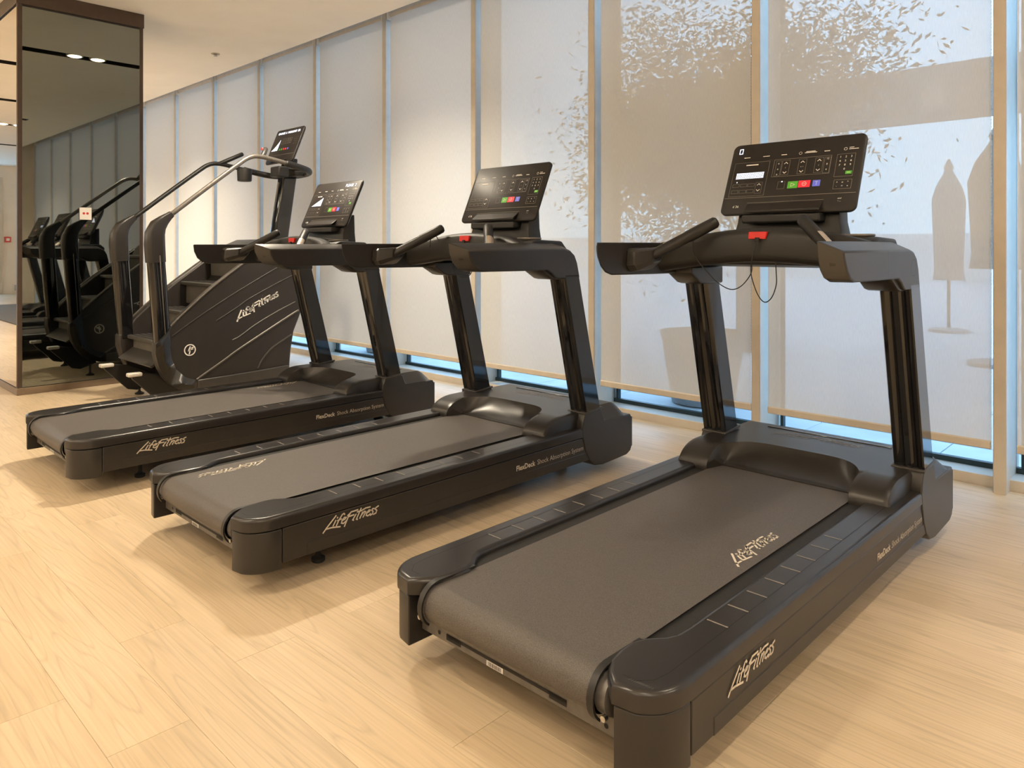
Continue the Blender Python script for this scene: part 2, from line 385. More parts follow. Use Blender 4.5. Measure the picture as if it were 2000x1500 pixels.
# ceiling with recessed black light slots running towards the windows
SLOTS = [2.70, .15, -2.42, -4.92, -9.92, -12.45, -14.95, -17.9]
SLOT_W = [2.6, .5, .5, 3.0, 3.4, 2.4, 1.0, 1.0]   # dimming of the lamps nearest the windows, slot by slot
SW, SY0, SY1 = .19, -5.2, 3.18
SEND = [3.18, 3.18, 1.45, 3.18, 3.18, 3.18, 3.18, 3.18]  # third slot is added to light the floor, shortened out of mirror view
CE = 3.955                    # edge of the ceiling in front of the blind pocket
bm = bmesh.new()
xs = sorted([XL, XR] + [s + d for s in SLOTS for d in (-SW / 2, SW / 2)]); ys = [YB, SY0, 1.45, SY1, CE]
G = [[bm.verts.new((x, y_, H)) for y_ in ys] for x in xs]
for i in range(len(xs) - 1):
    for j in range(len(ys) - 1):
        mid = (xs[i] + xs[i + 1]) / 2
        if any(abs(mid - s) < .01 and ys[j] >= SY0 and ys[j + 1] <= e + .001 for s, e in zip(SLOTS, SEND)): continue
        bm.faces.new((G[i][j], G[i + 1][j], G[i + 1][j + 1], G[i][j + 1]))
bm_add(bm, [(XL, CE, H), (XR, CE, H), (XR, CE, H + .28), (XL, CE, H + .28)], [(0, 1, 2, 3)])
bm_add(bm, [(XL, CE, H + .28), (XR, CE, H + .28), (XR, GL + .12, H + .28), (XL, GL + .12, H + .28)], [(0, 1, 2, 3)])
ce = finish(bm, 'ceiling', 'ceiling_paint', smooth=False); struct(ce, 'plain cream ceiling with narrow black light slots')
box('roof_slab', XL - .3, XR + .3, YB - .3, GL + .25, H + .30, H + .45, 'concrete', ce)
def lamp_light(name, loc, e, parent=None, angle=150, blend=.55, rad=.05):
    L = bpy.data.lights.new(name, 'SPOT'); L.energy = e; L.color = LAMP_COL; L.spot_size = R(angle); L.spot_blend = blend; L.shadow_soft_size = rad
    o = bpy.data.objects.new(name, L); COL.objects.link(o); o.location = loc; o.parent = parent
    return o
PAIRS = [2.60, -.10, -2.2, -4.2]
for si, s in enumerate(SLOTS):
    bm = bmesh.new(); a, b, z1, SY1 = s - SW / 2, s + SW / 2, H + .14, SEND[si]
    bm_add(bm, [(a, SY0, H), (a, SY1, H), (a, SY1, z1), (a, SY0, z1), (b, SY0, H), (b, SY1, H), (b, SY1, z1), (b, SY0, z1)], [(0, 1, 2, 3), (4, 7, 6, 5), (3, 2, 6, 7), (0, 3, 7, 4), (1, 5, 6, 2)])
    finish(bm, 'light_slot', 'slot_black', ce, smooth=False)
    for yp in (PAIRS[1:] if si == 2 else PAIRS if si in (1, 2, 3, 4) else PAIRS[:3] if si == 0 else PAIRS[:2]):
        for d in (-.115, .115):
            q = empty('downlight', (s, yp + d, H + .040))
            place = ['beyond the frame', 'right of the nearest treadmill', 'added for fill above the middle treadmill', 'above the farthest treadmill', 'left of the column', 'second left of the column', 'in the left wing', 'at the far left'][si]
            where = {2.60: 'first', -.10: 'second', -2.2: 'third', -4.2: 'fourth'}[yp]
            tag(q, f'{"rear" if d < 0 else "front"} lamp of {where} downlight pair in slot {place}', 'downlight', 'downlights in the ceiling slots')
            lathe('reflector', [(.074, -.036), (.084, -.034), (.084, .03), (.06, .03), (.06, .0)], (0, 0, 0), 'lamp_ring', q, 20)
            lathe('bulb', [(.010, -.028), (.074, -.028), (.074, -.034), (.05, -.044), (.010, -.048)], (0, 0, 0), 'lamp_glow', q, 18)
            lamp_light('lamp_light', (0, 0, -.09), LAMP_W * (SLOT_W[si] if yp > 2 else 1.1 if si == 0 else .52), q, 132 if yp > 2 else 112, 1.0 if yp > 2 else .6)

# invented opal domes in the rear half, added to brighten ceiling and blinds
for (x, y_, lab) in ((2.0, -1.0, 'behind the viewer on the right'), (-2.5, -1.0, 'behind the viewer in the middle'), (-7.4, -2.4, 'left of the mirrored column'), (-12.4, -3.2, 'in the left wing'), (-17.4, -3.2, 'at the far end of the left wing'), (0, -3.9, 'by the rear wall on the right'), (-5, -3.9, 'by the rear wall in the middle'), (-10, -3.9, 'by the rear wall on the left')):
    q = empty('fill_dome', (x, y_, H)); tag(q, 'added opal fill dome ' + lab, 'fill lamp', 'added opal fill domes')
    lathe('mount', [(.10, 0), (.19, -.001), (.19, -.02), (.10, -.022)], (0, 0, 0), 'lamp_ring', q, 26)
    lathe('fill_bowl', [(.18, -.02), (.17, -.05), (.13, -.085), (.07, -.105), (.01, -.11)], (0, 0, 0), 'fill_glow', q, 26)
    L = bpy.data.lights.new('fill_light', 'POINT'); L.energy = FILL_DOME_W; L.color = LAMP_COL; L.shadow_soft_size = .14
    o = bpy.data.objects.new('fill_light', L); COL.objects.link(o); o.location = (0, 0, -.27); o.parent = q
# enclosing walls
bm = bmesh.new()
for (a0, a1, c0, c1) in ((YB, -1.45, -.1, H + .3), (2.6, GL, -.1, H + .3), (-1.45, 2.6, -.1, .1), (-1.45, 2.6, 2.9, H + .3)): add_box(bm, XL - .15, XL, a0, a1, c0, c1)
wl = finish(bm, 'wall_left', 'wall_paint', smooth=False); struct(wl, 'far cream end wall of the left wing')
wr = box('wall_right', XR, XR + .15, YB, GL + .1, -.1, H + .3, 'wall_paint'); struct(wr, 'cream wall at the right end of the room')
wb = box('wall_back', XL, XR, YB - .15, YB, -.1, H + .3, 'wall_paint'); struct(wb, 'cream wall behind the viewer')
XEND = M0 - PITCH * 11
wf = box('wall_front', XL, XEND + MW, WF, GL + .1, -.1, H + .3, 'wall_paint'); struct(wf, 'cream wall beyond the last window')
wf2 = box('wall_front_end', M0 + PITCH * 4 + .0, XR, WF, GL + .1, -.1, H + .3, 'wall_paint'); struct(wf2, 'cream wall past the windows on the right')
# glazing on the end wall, seen only in the mirror
wn = box('window_16', XL - .05, XL - .04, -1.38, 2.6, .1, 2.9, 'window_glass'); struct(wn, 'tall glazed end window')
box('window_frame', XL, XL + .07, -1.50, -1.38, 0, 3.0, 'mullion_paint', wn, .006)
box('window_frame', XL, XL + .07, .55, .63, 0, 3.0, 'mullion_paint', wn, .006)
cp = empty('fire_call_point', (XL + .001, -1.62, 1.40)); tag(cp, 'small red fire call point on the far end wall', 'fire alarm')
box('housing', 0, .05, -.07, .07, -.07, .07, 'red_plastic', cp, .006); box('press_plate', .05, .056, -.035, .035, -.035, .035, 'paper_white', cp, .002)
gr = empty('window_stand_in', (XL + .001, -1.95, .06)); tag(gr, 'low white grille standing in for a small bright window on the far end wall', 'grille')
box('grille_frame', 0, .02, -.22, .22, .0, .18, 'paper_white', gr, .004)  # white grille takes the place of a small bright window
for i in range(5): box('slat', .02, .03, -.19, .19, .025 + i * .03, .035 + i * .03, 'satin_grey', gr)
rm = box('rubber_mat', -18.2, -13.4, -3.2, .15, -.003, .012, 'mat_grey', None, .004); tag(rm, 'dark grey rubber exercise mat on the floor of the left wing', 'mat')

# window wall: kerb, mullion fins, glass, blinds
kb = box('baseboard_front', XEND, M0 + PITCH * 4, WF, GL + .04, -.02, .055, 'sill_paint', None, .004); struct(kb, 'low pale kerb under the windows')
hd = box('trim_head', XEND, M0 + PITCH * 4, GL - .03, GL + .1, 3.46, H + .3, 'mullion_paint'); struct(hd, 'window head in the blind pocket')
n_tr = 0
for k in list(range(-4, 12)):
    x = M0 - PITCH * k
    n_tr += 1
    t_ = box(f'trim_{n_tr}', x, x + MW, 4.215, GL + .06, -.01, H + .27, 'mullion_paint', None, .003, 1)
    struct(t_, 'tall taupe mullion fin between two windows')
ORD = ['rightmost', 'second', 'third', 'fourth', 'fifth', 'sixth', 'seventh', 'eighth', 'ninth', 'tenth', 'eleventh', 'twelfth']
def blind_label(k):
    return {-4: 'white roller blind farthest right beyond the picture edge', -3: 'white roller blind third to the right beyond the picture edge', -2: 'white roller blind second to the right beyond the picture edge',
            -1: 'white roller blind cut off by the right picture edge', 0: 'screen roller blind showing sky and a dark beam behind the nearest treadmill console',
            1: 'roller blind showing a dark tree silhouette, second from the right mullion', 2: 'roller blind with faint leaves at its right edge, right of the middle treadmill console',
            3: 'warm lit roller blind directly left of the middle treadmill console', 4: 'roller blind between the far treadmill console and the warm lit blind',
            5: 'roller blind directly behind the stair climber console', 6: 'roller blind above the bend of the stair climber handrails',
            7: 'narrow looking roller blind crossed by the left stair climber handrail', 8: 'roller blind beside the right edge of the mirrored column', 9: 'roller blind hidden behind the mirrored column', 10: 'last roller blind, left of the one behind the column'}[k]
for k in BAYS:
    xr = M0 - PITCH * k; xl = M0 - PITCH * (k + 1) + MW
    wn = empty(f'window_{k + 5}', ((xl + xr) / 2, GL, .055)); struct(wn, 'floor to ceiling window pane with dark frame')
    hw = (xr - xl) / 2
    box('pane', -hw, hw, -.004, .004, 0, 3.42, 'window_glass', wn)
    box('frame_bottom', -hw, hw, -.018, .018, 0, .028, 'gasket_dark', wn, .002)
    box('frame_side', -hw + .022, -hw + .040, -.018, .018, .028, 3.40, 'gasket_dark', wn, .002)
    box('frame_side', hw - .040, hw - .022, -.018, .018, .028, 3.40, 'gasket_dark', wn, .002)
    # roller blind
    bl = empty('roller_blind', ((xl + xr) / 2, 4.243, .205)); tag(bl, blind_label(k), 'blind', 'roller blinds along the window wall')
    b0, b1 = -hw + .040, hw - .014
    bm = bmesh.new(); nx, nz = 6, 14
    gv = [[bm.verts.new((b0 + (b1 - b0) * i / nx, .0015 * math.sin(i * 1.9 + k) * (1 - j / nz),   .03 + 3.19 * j / nz)) for j in range(nz + 1)] for i in range(nx + 1)]
    for i in range(nx):
        for j in range(nz): bm.faces.new((gv[i][j], gv[i + 1][j], gv[i + 1][j + 1], gv[i][j + 1]))
    finish(bm, 'fabric', 'screen_cloth', bl)
    prism('bottom_bar', [(-.008, .004), (-.004, 0), (.004, 0), (.008, .004), (.009, .036), (.004, .042), (-.004, .042), (-.009, .036)], 'x', b0, b1, 'sill_paint', bl)
    lathe('roller_tube', [(.030, b0), (.033, b0 + .001), (.033, b1 - .001), (.030, b1)], (0, .02, 3.218), 'mullion_paint', bl, 16, 'x')
    box('bracket', b0 - .02, b0 - .004, -.03, .06, 3.165, 3.285, 'chain_white', bl, .003)
    box('bracket', b1 + .002, b1 + .012, -.03, .06, 3.165, 3.285, 'chain_white', bl, .003)
    bm = bmesh.new(); zz = .02
    add_tube(bm, [(b1 + .004, -.012, .0), (b1 + .004, -.012, 3.26)], .0016, 5, False)
    if k in (-1, 0, 1, 2):
        for q in range(180):
            bmesh.ops.create_icosphere(bm, subdivisions=1, radius=.0033, matrix=Matrix.Translation((b1 + .004, -.012, .004 + q * .018)))
    finish(bm, 'bead_chain', 'chain_white', bl)
sp = empty('ceiling_sprinkler', (-7.85, 3.507, H)); tag(sp, 'tiny ceiling sprinkler above the stair climber', 'sprinkler')
lathe('escutcheon', [(.045, 0), (.043, -.006), (.02, -.010), (.018, -.004)], (0, 0, 0), 'lamp_ring', sp, 16)
lathe('head', [(.010, -.004), (.010, -.022), (.020, -.024), (.020, -.027)], (0, 0, 0), 'steel', sp, 12)

# mirror-clad column
mc = empty('mirror_column', (-7.0, 1.50, 0)); tag(mc, 'square column clad in smoked mirror with bronze trim beside the stair climber', 'column')
CX0, CY1 = -1.05, .965        # size along -x and +y
box('core', CX0 + .01, -.010, .010, CY1 - .01, .0, H - .002, 'satin_charcoal', mc)
box('mirror_panel', -.010, -.004, .035, CY1 - .03, .062, H - .14, 'mirror_smoked', mc)['label'] = 'smoked mirror face reflecting the stair climber'
box('mirror_panel', CX0 + .03, -.035, .004, .010, .062, H - .14, 'mirror_clear', mc)['label'] = 'bright mirror face turned to the room'
box('corner_trim', -.035, 0, 0, .035, .055, H - .12, 'bronze_trim', mc, .003)
box('corner_trim', -.03, 0, CY1 - .03, CY1, .055, H - .12, 'bronze_trim', mc, .003)
box('corner_trim', CX0, CX0 + .03, 0, .03, .055, H - .12, 'bronze_trim', mc, .003)
box('corner_trim', CX0, CX0 + .03, CY1 - .03, CY1, .055, H - .12, 'bronze_trim', mc, .003)
box('top_band', CX0 - .006, .008, -.008, CY1 + .006, H - .125, H - .001, 'bronze_trim', mc, .003)
box('plinth', CX0 - .004, .004, -.004, CY1 + .004, 0, .058, 'plinth_steel', mc, .003)
# ================================================================== treadmills
def cap_outline(s):
    # plan outline of one deck cap (s = +1 right, -1 left), rear pod included
    p = [(.469, 1.80), (.469, .10)]
    p += [(q[0], q[1]) for q in arc(.369, .085, .10, 0, -68, 7, ry=.115)][1:]
    p += [(.352, -.030), (.318, .002), (.292, .040), (.283, .090), (.281, .140), (.297, .178), (.330, .216), (.342, .245), (.345, .290), (.345, 1.62), (.345, 1.80)]
    return [(s * x, y) for x, y in p]
def pod_outline(s):
    p = [(.4655, .105)] + [(q[0], q[1]) for q in arc(.366, .088, .0995, 0, -68, 7, ry=.113)][1:] + [(.352, -.026), (.350, .105)]
    return [(s * x, y) for x, y in p]
def hood_mesh(root):
    # moulded motor hood: flat top, scooped rear face, two shoulders running onto the deck caps
    def sst(a, b, x):
        t = min(1, max(0, (x - a) / (b - a))); return t * t * (3 - 2 * t)
    def vlip(a): return 1.772 - .150 * min(1, a / .295) ** 5
    def zf(u, v):
        a = abs(u)
        tl = min(1, max(0, (v - 1.515) / .150)); zl = .262 + .082 * math.sqrt(max(0, 1 - (1 - tl) ** 2))
        if a < .295:
            vl = vlip(a); tc = min(1, max(0, (v - 1.612) / max(.01, vl - 1.612)))
            z = .258 + .086 * (.12 * tc + .88 * tc ** 2.6)
            k = sst(.262, .295, a); z = z * (1 - k) + max(z, zl) * k
        else: z = zl
        if v >= 1.955:   # front wings slope down to the side covers
            t = min(1, max(0, (a - .392) / .0775)); z = z - .062 * t
        elif a > .412: # rounded outer edge of the shoulders
            t = min(1, (a - .412) / .020); z = z - .020 * (1 - math.sqrt(max(0, 1 - t * t)))
        t = min(1, max(0, (v - 2.125) / .088)); z = z - .062 * t ** 1.4
        return max(z, .262)
    us = sorted(set([round(-.4695 + .939 * i / 84, 4) for i in range(85)])); N1, N2 = 34, 26
    vsn = list(range(N1 + N2 + 1))
    bm = bmesh.new(); G = []
    for u in us:
        a = abs(u); row = []
        lim = 1.515 if a > .285 else 1.612
        if .262 < a <= .285: lim = 1.612 - .097 * ((a - .262) / .023) ** 2
        vl = vlip(a) if a < .295 else min(1.668, 1.622 + (a - .295) * 3)
        for j in vsn:
            v = lim + (vl - lim) * j / N1 if j <= N1 else vl + (2.215 - vl) * (j - N1) / N2
            uu = u
            if v < 1.96 and a > .432: uu = math.copysign(.432, u)
            row.append((uu, v, zf(uu, v)))
        G.append(row)
    V = [[bm.verts.new(p) for p in row] for row in G]
    for i in range(len(us) - 1):
        for j in range(len(vsn) - 1):
            try: bm.faces.new((V[i][j], V[i + 1][j], V[i + 1][j + 1], V[i][j + 1]))
            except ValueError: pass
    # skirt down all round
    rim = [V[i][0] for i in range(len(us))] + [V[-1][j] for j in range(1, len(vsn))] + [V[i][-1] for i in range(len(us) - 2, -1, -1)] + [V[0][j] for j in range(len(vsn) - 2, 0, -1)]
    low = [bm.verts.new((v.co.x, v.co.y, .245 if v.co.y < 1.96 else .10)) for v in rim]
    for i in range(len(rim)):
        try: bm.faces.new((rim[i], rim[(i + 1) % len(rim)], low[(i + 1) % len(rim)], low[i]))
        except ValueError: pass
    bmesh.ops.remove_doubles(bm, verts=bm.verts, dist=.0002)
    return finish(bm, 'motor_hood', 'satin_charcoal', root, sharp=34)

def arm_mesh(s, root):
    # side handrail: slanted top, scooped tip, runs down over the upright like a hockey stick
    outer = [(.985, 1.188), (.992, 1.160), (1.012, 1.125), (1.040, 1.101), (1.075, 1.090), (1.30, 1.0885), (1.505, 1.088), (1.535, 1.072), (1.565, 1.050), (1.585, 1.045), (1.755, 1.045), (1.735, 1.120), (1.715, 1.158), (1.680, 1.182), (1.635, 1.190), (1.30, 1.190)]
    inner = [(.912, 1.221), (.918, 1.172), (.938, 1.130), (.968, 1.104), (1.010, 1.092), (1.30, 1.0885), (1.505, 1.088), (1.535, 1.072), (1.565, 1.050), (1.585, 1.045), (1.755, 1.045), (1.735, 1.130), (1.700, 1.185), (1.655, 1.212), (1.60, 1.221), (1.30, 1.222)]
    bm = bmesh.new()
    rings = []
    for u, (po, t) in ((.469, (outer, 0)), (.412, (inner, 1))):
        rings.append([bm.verts.new((s * u, v, z)) for v, z in po])
    n = len(outer); ring = []
    for k in range(n): bm.faces.new((rings[0][k], rings[0][(k + 1) % n], rings[1][(k + 1) % n], rings[1][k]))
    bm.faces.new(rings[0]); bm.faces.new(rings[1])
    bevel_sharp(bm, .006, 3, 40)
    return finish(bm, 'handrail_arm', 'satin_charcoal', root, sharp=40)

def post_mesh(s, root):
    prof = [(.469, .0), (.469, .112), (.460, .118), (.366, .118), (.358, .112), (.358, .006), (.362, .0), (.376, -.003), (.386, .003), (.396, .004), (.404, -.003), (.424, -.004), (.432, .003), (.442, .004), (.450, -.002), (.462, -.002)]
    r0 = [(s * u, 1.815 + v, .335) for u, v in prof]; r1 = [(s * u, 1.640 + v * .93, 1.060) for u, v in prof]
    o = loft('upright_post', [r0, r1], 'gloss_black', root, sharp=30); return o

def console_plane():
    o = Vector((0, 1.612, 1.340)); ey = Vector((0, .140, .312)).normalized(); return o, Vector((1, 0, 0)), ey

def build_console(root, variant):
    o, ex, ey = console_plane(); nrm = ex.cross(ey)       # nrm faces the runner (-y, up)
    c = None
    out = rrect(.565, .345, .026, 5, 0, .1725)
    def ring(inset, d, sc=1.0):
        w, h = .565 - 2 * inset, .345 - 2 * inset
        return [tuple(o + ex * p[0] + ey * p[1] + nrm * d) for p in rrect(w, h, max(.006, .026 - inset * .6), 5, 0, .1725)]
    housing = loft('console', [ring(.004, 0), ring(0, -.004), ring(0, -.014), ring(.012, -.024), ring(.06, -.046)], 'panel_black', root, sharp=45)
    F = lambda l=.0006: Flat(o, ex, ey, l)
    # printed legends
    f = F()
    for x, w_ in ((-.222, .028), (-.136, .030), (-.055, .024), (.045, .05), (.125, .022), (.222, .036)): 
        f.rect(x, x + w_, .2735, .2765)
    f.rect(.050, .088, .2785, .2812); f.ring(.027, .275, .006, .0012, 12); f.ring(.208, .277, .006, .0012, 12); f.rect(.222, .240, .281, .2835)
    f.rect(-.205, -.150, .2345, .2395)
    for (cx_, y0_, y1_) in ((-.027, .188, .235), (.043, .188, .235), (.111, .189, .236), (-.129, .111, .141)):
        f.line([(cx_ - .007, y1_ - .005), (cx_, y1_ + .002), (cx_ + .007, y1_ - .005)], .0026); f.line([(cx_ - .007, y0_ + .004), (cx_, y0_ - .003), (cx_ + .007, y0_ + .004)], .0026)
    for i, d in enumerate('1234567890'):
        r_, c_ = divmod(i, 3) if i < 9 else (3, 1)
        f.text(d, .194 + c_ * .021, .241 - r_ * .0185, .0125, 'CENTER')
    for y_ in (.234, .207, .182): f.text('x', -.059, y_, .013, 'CENTER')
    for y_, d in ((.239, '12'), (.214, '8'), (.189, '4')): f.text(d, .144, y_, .011, 'CENTER')
    f.text('o  r', .043, .211, .008, 'CENTER'); f.text('/', -.027, .211, .010, 'CENTER'); f.text('/', .111, .211, .010, 'CENTER')
    for i in range(3):
        f.text(('+', 'o', '^')[i], .196 + i * .021, .127, .012, 'CENTER'); f.text(('-', '=', 'v')[i], .196 + i * .021, .110, .012, 'CENTER')
    f.text('d 36', -.214, .036, .016, 'CENTER'); f.text('ANT', .217, .055, .008, 'CENTER'); f.text('* ---', .217, .043, .008, 'CENTER')
    f.make('printed_symbols', 'print_white', housing, True)
    f = F(.0004)
    f.frame(-.258, -.100, .086, .250, .0011); f.frame(-.080, .158, .171, .253, .0011); f.frame(.180, .250, .153, .254, .0011); f.frame(.184, .252, .098, .138, .0011)
    for cx_ in (-.027, .043, .111): f.frame(cx_ - .016, cx_ + .016, .178, .246, .0010)
    f.frame(-.070, -.047, .174, .246, .001); f.frame(.132, .156, .174, .246, .001); f.frame(-.143, -.115, .097, .150, .001)
    for x in (-.249, -.213, -.179): f.frame(x, x + .030, .132, .145, .001); f.frame(x, x + .030, .101, .116, .001)
    f.frame(-.046, -.016, .112, .146, .001)
    f.line([(-.274, .078), (.274, .079)], .0016); f.line([(-.165, .052), (.155, .054)], .0012)
    f.make('printed_frames', 'print_dim', housing, True)
    def key(nm, x0, x1, y0, y1, m, glyph):
        g = F(.0005); g.rect(x0, x1, y0, y1); k = g.make(nm, m, housing)
        g = F(.0011); cx_, cy_ = (x0 + x1) / 2, (y0 + y1) / 2
        if glyph == 'go': g.line([(cx_ - .007, cy_ - .008), (cx_ + .009, cy_), (cx_ - .007, cy_ + .008)], .0022, True)
        elif glyph == 'stop': g.ring(cx_, cy_, .0085, .0024, 14); g.rect(cx_ - .005, cx_ + .005, cy_ - .0012, cy_ + .0012)
        elif glyph == 'cool': g.line([(cx_ - .005, cy_ + .007), (cx_ + .005, cy_ + .007)], .002); g.line([(cx_, cy_ + .007), (cx_, cy_ - .008)], .002)
        else: g.rect(cx_ - .006, cx_ + .006, cy_ - .0015, cy_ + .0015)
        g.make('key_symbol', 'print_silver', k)
    key('start_key', -.003, .039, .112, .144, 'key_green', 'go'); key('stop_key', .0415, .090, .1135, .145, 'key_red', 'stop')
    key('cooldown_key', .100, .130, .1155, .143, 'key_blue', 'cool'); key('enter_key', .222, .246, .162, .176, 'key_green', 'enter')
    if variant == 'matrix':
        g = F(.0006)
        for i in range(20):
            for j in range(5): g.rect(-.241 + i * .0063, -.2366 + i * .0063, .171 + j * .006, .1754 + j * .006)
        g.make('led_matrix', 'led_white', housing, True)
        g = F(.0006); g.frame(-.249, -.235, .297, .320, .0032); g.make('led_digits', 'led_white', housing)
        g = F(.0007); g.rect(-.234, -.230, .152, .157); g.rect(-.032, -.027, .143, .148); g.make('indicator_led', 'led_white', housing)
    elif variant == 'hill':
        g = F(.0006)
        for i in range(18): g.rect(-.241 + i * .0066, -.2355 + i * .0066, .162, .164 + i * .0036)
        g.make('led_matrix', 'led_soft', housing, True)
        g = F(.0006); g.text('PLEASE  2', .100, .308, .030, 'LEFT', bold=.0006); g.make('led_digits', 'led_soft', housing)
    # reading rack ledge and support neck
    rk = [(-.160, 0), (.158, 0)]
    bm = bmesh.new()
    P = lambda x, y_, d: tuple(o + ex * x + ey * y_ + nrm * d)
    ptsA = [P(-.165, .048, .0), P(.155, .050, .0), P(.158, .004, .030), P(-.160, .002, .030)]; ptsB = [P(-.165, .040, -.004), P(.155, .042, -.004), P(.158, -.006, .026), P(-.160, -.008, .026)]
    bm_add(bm, ptsA + ptsB, [(0, 1, 2, 3), (4, 7, 6, 5), (0, 4, 5, 1), (1, 5, 6, 2), (2, 6, 7, 3), (3, 7, 4, 0)]); bevel_sharp(bm, .003, 2)
    finish(bm, 'reading_rack', 'panel_black', root)
    bm = bmesh.new(); add_box(bm, -.168, .160, 1.585, 1.66, 1.300, 1.336); bevel_sharp(bm, .008, 2); finish(bm, 'rack_tray', 'soft_black', root)
    nk = loft('console_neck', [[(-.235, 1.625, 1.215), (.235, 1.625, 1.215), (.235, 1.73, 1.215), (-.235, 1.73, 1.215)], [(-.215, 1.640, 1.300), (.215, 1.640, 1.300), (.215, 1.735, 1.300), (-.215, 1.735, 1.300)], [(-.21, 1.665, 1.40), (.21, 1.665, 1.40), (.21, 1.735, 1.42), (-.21, 1.735, 1.42)]], 'soft_black', root, bevel=.008)

